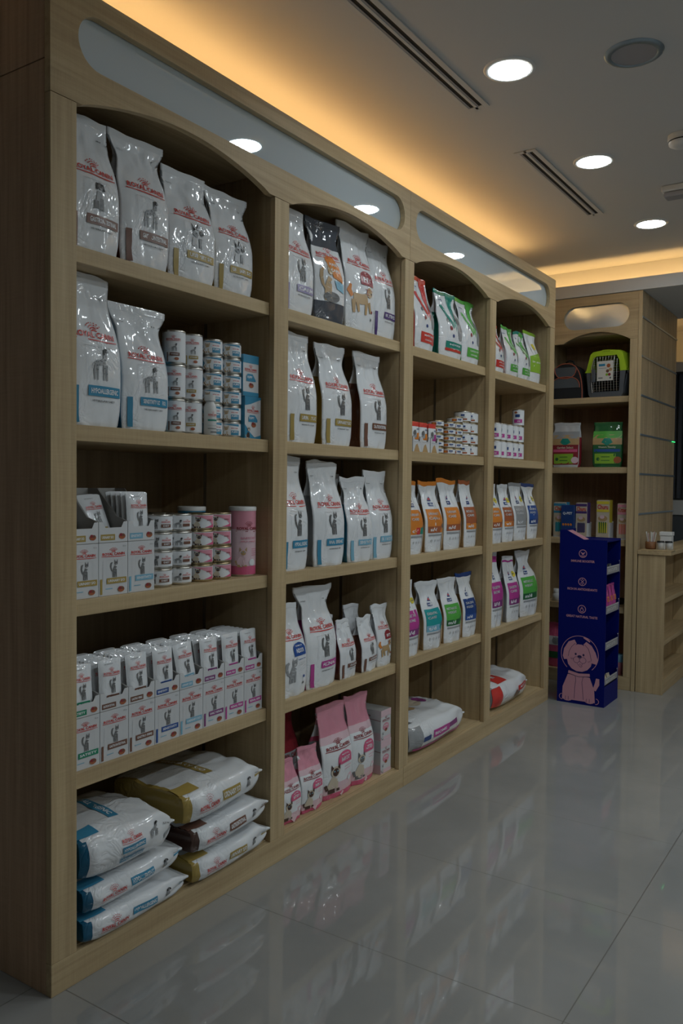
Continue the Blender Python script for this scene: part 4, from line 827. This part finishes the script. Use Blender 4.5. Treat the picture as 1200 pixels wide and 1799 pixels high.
# backpack and pet carrier
t = thing('pet_backpack', 'black and grey pet backpack with red piping', 'backpack', (-.129, 4.345, 1.9325))
def arcf(w, h, k=2.6, n=20): return [(w*math.copysign(abs(math.cos(a))**(2/k), math.cos(a)), h*max(0, math.sin(a))**(2/k)) for a in [math.pi*i/n for i in range(n+1)]]
mb = MB(); A = arcf(.118, .245)
mb.grid([[(x*s, y, z*s) for x, z in A] for y, s in ((-.085, .94), (-.078, 1.0), (.085, 1.0), (.095, .92))], 'fabric_black'); mb.quad([(x*.94, -.085, z*.94) for x, z in A], 'fabric_black'); mb.quad([(x*.92, .095, z*.92) for x, z in A[::-1]], 'fabric_black'); mb.build('pack_body', t)
mb = MB(); mb.tube([(x*.985, -.083, z*.985) for x, z in A], .0035, 'piping_red'); mb.build('piping', t)
for nm, w, h, z0, c in (('window_panel', .075, -.075, .215, 0), ('front_pocket', .10, .075, .075, 0)):
    q = [(x, z0+z*(h/abs(h))) for x, z in arcf(w, abs(h))]
    mb = MB(); mb.quad([(x, -.090, z) for x, z in (q if h > 0 else q[::-1])], 'fabric_grey'); mb.grid([[(x, -.090, z) for x, z in q], [(x, -.080, z) for x, z in q]], 'fabric_grey')
    p = mb.build(nm, t); mb = MB(); mb.tube([(x, -.091, z) for x, z in q], .003, 'piping_red'); mb.build('piping', p)
mb = MB(); mb.tube([(-.03, .0, .24), (-.025, .0, .265), (.0, .0, .272), (.025, .0, .265), (.03, .0, .24)], .006, 'fabric_black'); mb.build('handle', t)
t = thing('pet_carrier', 'lime and dark grey plastic pet carrier with wire door', 'pet carrier', (.152, 4.235, 1.9325), R(-6))
def oct_(w, z0, z1, wt, y, s=1): return [(-w*s, y, z0), (w*s, y, z0), (wt*s, y, z1), (-wt*s, y, z1)]
mb = MB()   # lower tub
for y0, y1, s0, s1 in ((0, .36, 1, .96),):
    a = [(-.108, .0), (-.122, .02), (-.142, .145), (-.150, .15), (-.150, .165), (-.138, .166)]; full = a+[(-x, z) for x, z in a[::-1]]
    rows = [[(x*s, y, z) for x, z in full] for y, s in ((.0, .97), (.012, 1.0), (.35, 1.0), (.365, .96))]
    mb.grid(rows, 'plastic_grey', smooth=False); mb.quad([(x*.97, 0, z) for x, z in [(-.108, 0), (.108, 0), (.122, .02), (-.122, .02)]], 'plastic_grey'); mb.quad(rows[-1][::-1], 'plastic_grey'); mb.quad([rows[0][0], rows[-1][0], rows[-1][-1], rows[0][-1]], 'plastic_grey')
    for s in (-1, 1): mb.quad([(s*.118, 0, .02), (s*.092, 0, .035), (s*.096, 0, .166), (s*.134, 0, .166)][::s], 'plastic_grey')
    mb.quad([(-.118, 0, .02), (.118, 0, .02), (.092, 0, .035), (-.092, 0, .035)], 'plastic_grey')
mb.build('lower_shell', t)
mb = MB()
a = [(-.150, .1665), (-.150, .180), (-.138, .182), (-.112, .285), (-.095, .303), (-.03, .310)]; full = a+[(-x, z) for x, z in a[::-1]]
rows = [[(x*s, y, z) for x, z in full] for y, s in ((.0, .97), (.012, 1.0), (.35, 1.0), (.365, .95))]
mb.grid(rows, 'plastic_lime', smooth=False); mb.quad(rows[-1], 'plastic_lime')
for s in (-1, 1): mb.quad([(s*.145, 0, .167), (s*.096, 0, .167), (s*.090, 0, .235), (s*.072, 0, .272), (s*.09, 0, .302), (s*.109, 0, .285), (s*.135, 0, .182)][::-s], 'plastic_lime')
mb.quad([(-.072, 0, .272), (.072, 0, .272), (.09, 0, .302), (.03, 0, .309), (-.03, 0, .309), (-.09, 0, .302)], 'plastic_lime')
mb.box(-.025, .025, -.004, .02, .300, .311, 'plastic_lime'); mb.build('upper_shell', t)
mb = MB()
for i in range(9): x = -.078+.0195*i; zt = .268 if abs(x) < .06 else .245; mb.tube([(x, -.006, .036), (x, -.012, .1), (x, -.012, .2), (x, -.006, zt)], .0013, 'tin', 6)
for i in range(14): z = .045+.0165*i; w = .092 if z < .22 else .08; mb.tube([(-w, -.006, z), (0, -.012, z), (w, -.006, z)], .0010, 'tin', 5)
mb.tube([(-.088, -.008, .03), (-.094, -.010, .1), (-.094, -.010, .2), (-.078, -.008, .265)], .0028, 'tin', 8)
dr = mb.build('wire_door', t)
mb = MB(); mb.box(-.090, -.066, -.020, -.010, .10, .185, 'plastic_grey'); bevel(mb.build('latch', dr), .003)
mb = MB(); mb.box(-.052, .056, -.019, -.017, .105, .235, 'paper'); draw(mb, PY(-.019), [('r', .1, .74, .5, .86, 'blue', 1), ('e', .72, .75, .12, .12, 0, 'rust', 1), ('e', .84, .55, .11, .1, 0, 'tan', 1), ('e', .66, .48, .1, .1, 0, 'brown', 1), ('e', .62, .3, .09, .08, 0, 'lime', 1), ('e', .78, .3, .09, .09, 0, 'darkred', 1), ('r', .1, .62, .6, .65, 'grey', 1), ('r', .08, .12, .36, .17, 'mid', 1), ('e', .84, .13, .06, .06, 0, 'mid', 1)], -.052, .105, .108, .13, .3); mb.build('label_card', t)
# hay bags
def small_bag(cx, w, h, z, look, prints, main, y=4.30, D=.07, zones=(), seed=1, rz=0, wt=None, cat_='bag', nm='pet_food_bag', g='white'):
    t = thing(nm, look, cat_, (cx, y, z+.0006), R(-90+rz)); Bag(w, h, D, wt or w, .97, seed, 0, shoulder=.75, wr=.6).mesh('bag_body', t, 'film_'+main, 'film_'+g, zones, prints=prints); return t
def hay(c, t1, c2): return [('r', .0, .50, 1, .72, 'tan', 1), ('r', .0, .64, 1, .80, 'grey' if c == 'darkred' else 'green', 1), ('p', [(.3, .55), (.5, .48), (.7, .55), (.6, .64), (.4, .64)], 'darkteal', 2), ('r', .02, .06, .98, .50, c, 2), ('t', t1, .5, .44, .6, .05, 'cream', 3), ('r', .06, .34, .94, .40, c2, 3), ('r', .08, .08, .80, .30, 'lime', 3), ('e', .86, .16, .13, .12, 0, 'rust' if c != 'darkred' else 'palepink', 4), ('r', .3, .22, .6, .235, 'darkgreen', 4), ('r', .3, .14, .6, .155, 'darkgreen', 4), ('e', .2, .18, .06, .06, 0, 'darkgreen', 4)]
small_bag(-.115, .185, .305, 1.465, 'crimson hay bag with pale sky picture on the far cabinet shelf', hay('darkred', 'Garden Select', 'hotpink'), 'lightgrey', seed=51, y=4.275, g='darkred')
small_bag(.165, .185, .300, 1.465, 'dark green hay bag with grass picture and brown rabbit on it', hay('darkgreen', 'Western Timothy', 'deepblue'), 'darkgreen', seed=52, rz=6, y=4.275, g='darkgreen')
# treat boxes
def treat(cx, w, h, label, c, t1, pic, y=4.262):
    t = thing('treat_pack', label, 'treat box', (cx, y, .9855), R(-5)); 
    mb = MB(); mb.box(-w/2, w/2, 0, .07, 0, h*.42, 'card_white'); mb.box(-w/2, w/2, .0705, .072, 0, h*.45, 'card_white'); mb.build('tray_box', t)
    mb = MB(); mb.box(-w/2+.004, w/2-.004, .006, .06, h*.42+.0005, h, ['ink_'+c]*2+['ink_cream']+['ink_'+c]*3); mb.box(-w/2+.003, w/2-.003, -.003, -.0005, .012, h*.985, 'ink_cream')
    draw(mb, PY(-.003), [('t', t1, .5, .84, .84, .13, 'red', 3), ('r', .0, .70, 1, .77, c, 2), ('r', .0, .92, 1, 1, c, 1), ('e', .5, .52, .38, .22, 0, 'tan', 2), ('e', .45, .56, .2, .14, 0, 'palepink', 3), ('r', .15, .12, .85, .40, c if c != 'cream' else 'orange', 2)]+[('l', [(.25+.16*i, .10, .03), (.25+.16*i, .42, .05)], pic, 3) for i in range(4)], -w/2+.003, .012, w-.006, h-.02, .3); mb.build('pouch_body', t)
treat(-.150, .095, .240, 'blue treat pack against the shelving end on the far cabinet shelf', 'blue', 'Churu', 'teal')
treat(-.000, .083, .240, 'white and purple treat pack beside the dark blue carton', 'purple', 'Churu', 'slate')
treat(.145, .092, .260, 'white and yellow treat pack between the purple and pink ones', 'yellow', 'Churu', 'darkgreen')
treat(.275, .075, .240, 'pink treat pack closest to the cabinet post', 'pink', 'Kitten', 'orange')
t = thing('food_carton', 'dark navy carton with pale writing in front of the blue treat pack', 'carton', (-.088, 4.235, .9855)); mb = MB(); mb.box(-.044, .044, 0, .06, 0, .222, 'ink_navy')
draw(mb, PY(0), [('t', 'Q-PET', .5, .74, .74, .09, 'white', 1)]+[('e', .18+.2*i, .4, .08, .10, 20, 'orange', 1) for i in range(4)], -.044, 0, .088, .222, .3); mb.build('box', t)
# low shelf oddments
t = thing('medicine_jar', 'small white jar and lid on a lower cabinet shelf', 'jar', (-.168, 4.27, .5405)); mb = MB(); mb.lathe([(0, 0), (.026, 0), (.026, .045), (.018, .055)], 'plastic_white', 24); mb.build('jar_body', t); mb = MB(); mb.lathe([(.019, .0555), (.019, .085), (0, .085)], 'plastic_white', 24); mb.build('lid', t)
for i, (c, lab) in enumerate((('hotpink', 'pink patterned bag low in the far cabinet beside the shelving end'),)):
    small_bag(-.16, .13, .30, .0825, lab, [('r', .1, .5, .9, .7, 'white', 1), ('r', .1, .2, .9, .35, 'darkgreen', 1), ('e', .5, .6, .2, .2, 0, 'grey', 2)], c, seed=60, y=4.29)
t = thing('treat_bucket', 'pink tub with blue lid behind the blue stand', 'tub', (.26, 4.285, .0825)); mb = MB(); mb.lathe([(0, 0), (.036, 0), (.042, .085), (.042, .086)], 'ink_pink', 28); mb.build('tub_body', t); mb = MB(); mb.lathe([(.044, .0865), (.044, .13), (.04, .134), (0, .134)], 'ink_paleblue', 28); mb.build('lid', t)
t = thing('pet_bowl', 'dark bowl tucked in behind the blue stand', 'bowl', (.215, 4.40, .5405)); mb = MB(); mb.lathe([(0, 0), (.05, 0), (.065, .03), (.06, .032), (.045, .008), (0, .008)], 'plastic_black', 28); mb.build('bowl_body', t)

# ------------------------------------------------------------------ blue cardboard display stand
t = thing('display_stand', 'tall dark blue cardboard display stand with pink puppy drawing', 'display stand', (.055, 3.675, 0))
SW, SD = .290, .295
mb = MB(); prof = [(0, 0), (SW, 0), (SW, 1.012), (.150, 1.012), (.045, 1.066), (0, 1.066)]
mb.quad([(x, 0, z) for x, z in prof], 'card_blue'); mb.quad([(x, .006, z) for x, z in prof[::-1]], 'card_blue')
for i in range(len(prof)): a, b = prof[i], prof[(i+1) % len(prof)]; mb.quad([(b[0], 0, b[1]), (a[0], 0, a[1]), (a[0], .006, a[1]), (b[0], .006, b[1])], 'print_pink' if i == 3 else 'card_blue')
P_, Q_ = 'print_pink', 'print_line'
def ln(pts, c=Q_, w=.0045, l=3): return ('l', [(a, b, w) for a, b in pts], c, l)
def circ(cx, cy, r, c, w, l, a0=0, a1=360, n=36, k=.845): return ('l', [(cx+r*math.cos(R(a0+(a1-a0)*i/n)), cy+k*r*math.sin(R(a0+(a1-a0)*i/n)), w) for i in range(n+1)], c, l)
art = [circ(.47, .90, .405, P_, .006, 1, -48, 228),
  ('e', .47, .80, .275, .255, 0, P_, 2), ('e', .47, .93, .20, .19, 0, P_, 2),
  ('l', [(.38, 1.13, .05), (.28, 1.08, .075), (.20, .96, .08), (.16, .84, .06), (.17, .79, .04)], P_, 2), ('l', [(.58, 1.12, .045), (.67, 1.05, .07), (.74, .94, .08), (.80, .82, .07), (.79, .76, .045)], P_, 2),
  ln([(.37, 1.10), (.29, 1.03), (.24, .94), (.22, .85)]), ln([(.58, 1.09), (.66, 1.02), (.70, .92), (.73, .80)]),
  ('e', .385, .905, .022, .026, 0, Q_, 3), ('e', .555, .90, .022, .026, 0, Q_, 3), ('e', .47, .865, .048, .030, 0, Q_, 3), ln([(.47, .85), (.47, .77)]),
  circ(.405, .80, .066, Q_, .004, 3, 20, 340, 20), circ(.545, .80, .066, Q_, .004, 3, -160, 160, 20), ln([(.42, .735), (.45, .70), (.48, .735), (.51, .70), (.54, .735)]), circ(.50, .70, .03, Q_, .004, 3, 180, 360, 10),
  ln([(.28, .83), (.30, .80)]), ln([(.32, .83), (.33, .80)]), ln([(.66, .80), (.67, .77)]), ln([(.69, .81), (.70, .78)]),
  ('l', [(.23, .565, .030), (.46, .525, .032), (.70, .545, .030)], P_, 4), ln([(.22, .535), (.46, .49), (.70, .515)], l=5), ln([(.24, .60), (.46, .56), (.69, .575)], l=5),
  ('p', [(.22, .52), (.70, .50), (.80, .28), (.82, .05), (.10, .05), (.11, .28)], P_, 2), ('e', .22, .09, .12, .08, 0, P_, 2), ('e', .70, .09, .12, .08, 0, P_, 2),
  ln([(.385, .50), (.40, .42), (.38, .30), (.37, .08)]), ln([(.56, .50), (.53, .40), (.55, .28), (.57, .08)]),
  ('l', [(.80, .28, .035), (.86, .40, .05), (.87, .50, .035)], P_, 2), circ(.10, .09, .06, P_, .006, 2, 90, 280, 12), circ(.84, .08, .06, P_, .006, 2, -100, 90, 12),
  ln([(.17, .04), (.18, .11)]), ln([(.24, .04), (.24, .11)]), ln([(.63, .04), (.64, .11)]), ln([(.70, .04), (.70, .11)]), ('l', [(.55, 1.22, .01), (.62, 1.20, .025), (.69, 1.15, .012)], P_, 2)]
draw(mb, PY(0), art, .004, .004, .283, .335, .5)
for z, tx, sy in ((.912, 'IMMUNE BOOSTER', 0), (.740, 'RICH IN ANTIOXIDANTS', 1), (.572, 'GREAT NATURAL TASTE', 2)):
    w = {0: .50, 1: .63, 2: .66}[sy]
    sh = [circ(.5, .5, .080, P_, .007, 1, 0, 360, 24, 1), ('t', tx, .5, .34, w, .050, 'print_pink', 1)]
    if sy == 0: sh += [('p', [(.445, .54), (.5, .46), (.555, .54), (.5, .51)], P_, 1), ln([(.455, .46), (.5, .44), (.545, .46)], P_, .006, 1)]
    if sy == 1: sh += [ln([(.46, .54), (.54, .46)], P_, .006, 1), ln([(.54, .54), (.46, .46)], P_, .006, 1), ('e', .5, .55, .012, .012, 0, P_, 1), ('e', .5, .45, .012, .012, 0, P_, 1)]
    if sy == 2: sh += [circ(.5, .48, .034, P_, .006, 1, 0, 360, 14, 1), ln([(.475, .5), (.5, .55), (.525, .5)], P_, .006, 1)]
    draw(mb, PY(0), sh, .0, z+.014-SW/2, SW, SW, .5)
mb.build('side_panel', t)
mb = MB(); mb.box(0, SW, SD-.006, SD, 0, 1.012, 'card_blue'); mb.build('side_panel', t)
mb = MB(); mb.box(0, .006, .0065, SD-.0065, 0, 1.066, 'card_blue'); mb.build('back_panel', t)
mb = MB(); mb.box(.0065, SW-.001, .0065, SD-.0065, 1.0, 1.008, 'card_blue'); mb.quad([(.046, .0065, 1.064), (.150, .0065, 1.010), (.150, .10, 1.010), (.046, .10, 1.064)], 'print_pink'); mb.quad([(.046, .10, 1.063), (.150, .10, 1.009), (.150, .0065, 1.009), (.046, .0065, 1.063)], 'card_blue'); mb.build('top_flap', t)
mb = MB(); mb.box(.284, SW, .0065, SD-.0065, 0, .135, 'card_blue'); mb.build('front_panel', t)
for i, z in enumerate((.800, .560, .340, .120)):
    s = part('shelf', t, 'card_blue', (.0065, .2835, .0065, SD-.0065, z, z+.006), bv=0)
    mb = MB(); mb.box(SW-.004, SW, .0065, SD-.022, z+.0065, z+.052, 'grille_grey'); draw(mb, PX(SW), [('t', 'BISCUITS', .45, .5, .7, .4, 'lightgrey', 1), ('r', .0, .9, 1, 1, 'lightgrey', 1)], .0065, z+.0065, SD-.03, .045, .5); mb.build('shelf_lip', s)
    mb = MB(); draw(mb, PX(SW), [('r', 0, 0, .1, 1, 'lightgrey', 1), ('r', -.6, .95, .1, 1, 'lightgrey', 1)], SD-.018, z, .03, .075, .5); mb.box(SW-.004, SW-.0002, SD-.0215, SD-.0065, z, z+.08, 'card_blue'); mb.build('side_mark', s)
pi_ = 0
for z, n, c, word in ((.5665, 3, 'magenta', 'GOOOD'), (.1265, 2, 'cream', ''), (.8065, 2, 'slate', '')):
    for k in range(n):
        h = (.17 if n == 3 else .055); pi_ += 1
        p = thing('treat_bag', ['magenta treat bag with orange letters', 'cream treat bag', 'dark treat bag'][(3-n) if n == 3 else (1 if c == 'cream' else 2)]+' in the blue stand, '+NTH[k]+' on its shelf', 'bag', (.055+.265, 3.675+.075+k*.07, z), 0, 'treats in the blue stand')
        Bag(.062, h, .035, .06, .95, 80+pi_, 0, wr=.4).mesh('bag_body', p, 'film_'+c, 'film_'+c, prints=[('t', 'GOOOD', .5, .5, .8, .2, 'orange', 2)] if word else ())

# ------------------------------------------------------------------ low gondola at the side, with cups
t = thing('low_shelving', 'low oak shelving unit with worktop running back along the slatwall', 'shelving', (.395, 4.2, 0))
part('end_panel', t, 'oak_upright', (0, .168, 0, .02, 0, .9)); part('back_panel', t, 'oak_upright', (0, .012, .0205, 1.88, 0, .9)); part('worktop', t, 'oak_along', (-.002, .205, -.01, 1.92, .9005, .926))
for z in (.618, .345, .092): part('shelf', t, 'oak_along', (.0125, .164, .0205, 1.88, z-.03, z))
part('plinth', t, 'oak_along', (.150, .164, .0205, 1.88, 0, .061)); part('end_panel', t, 'oak_upright', (0, .168, 1.881, 1.9, 0, .9))
for yy in (1.0,): part('divider', t, 'oak_upright', (.0125, .150, yy, yy+.018, .0925, .314), (.0125, .150, yy, yy+.018, .3455, .587), (.0125, .150, yy, yy+.018, .6185, .899))
part('serving_board', None, 'oak_across', (.408, .605, 4.195, 4.30, .9268, .934)); bpy.data.objects['serving_board'].name = 'serving_board'
tag(bpy.data.objects['serving_board'], 'thin wooden board under the cups on the low worktop', 'board')
t = thing('stick_holder', 'brown round pot full of pale sticks', 'pot', (.462, 4.245, .9345)); mb = MB(); mb.lathe([(0, 0), (.030, 0), (.034, .01), (.034, .048), (.031, .049), (.030, .008), (0, .008)], 'wicker', 28); mb.build('pot_body', t)
random.seed(3)
for i in range(14):
    a = random.uniform(0, 6.28); r = random.uniform(.004, .018); l = random.uniform(.10, .115)
    mb = MB(); dx, dy = math.cos(a), math.sin(a); mb.tube([(r*dx, r*dy, .010), (r*dx*2.1, r*dy*2.1, l)], .0024, 'paper' if i % 5 else 'ink_palepink', 6)
    tag(mb.build('stirring_stick', None, (.462, 4.245, .9345)), 'thin pale stick standing in the brown pot', 'stick', 'sticks in the brown pot')
for x, y, lab in ((.525, 4.235, 'small white cup with black lid beside the brown pot'), (.573, 4.245, 'small white cup with black lid at the board end')):
    t = thing('paper_cup', lab, 'cup', (x, y, .9345)); mb = MB(); mb.lathe([(0, 0), (.018, 0), (.0225, .045)], 'plastic_white', 28); mb.build('cup_body', t); mb = MB(); mb.lathe([(.024, .0455), (.024, .050), (.0215, .056), (0, .056)], 'plastic_black', 28); mb.build('lid', t)
t = thing('storage_box', 'white lidded box standing behind the two cups', 'box', (.535, 4.36, .9265)); mb = MB(); mb.box(-.036, .036, -.03, .03, 0, .092, 'plastic_white'); bevel(mb.build('box_body', t), .003); mb = MB(); mb.box(-.040, .040, -.034, .034, .0925, .118, 'plastic_white'); bevel(mb.build('lid', t), .003)
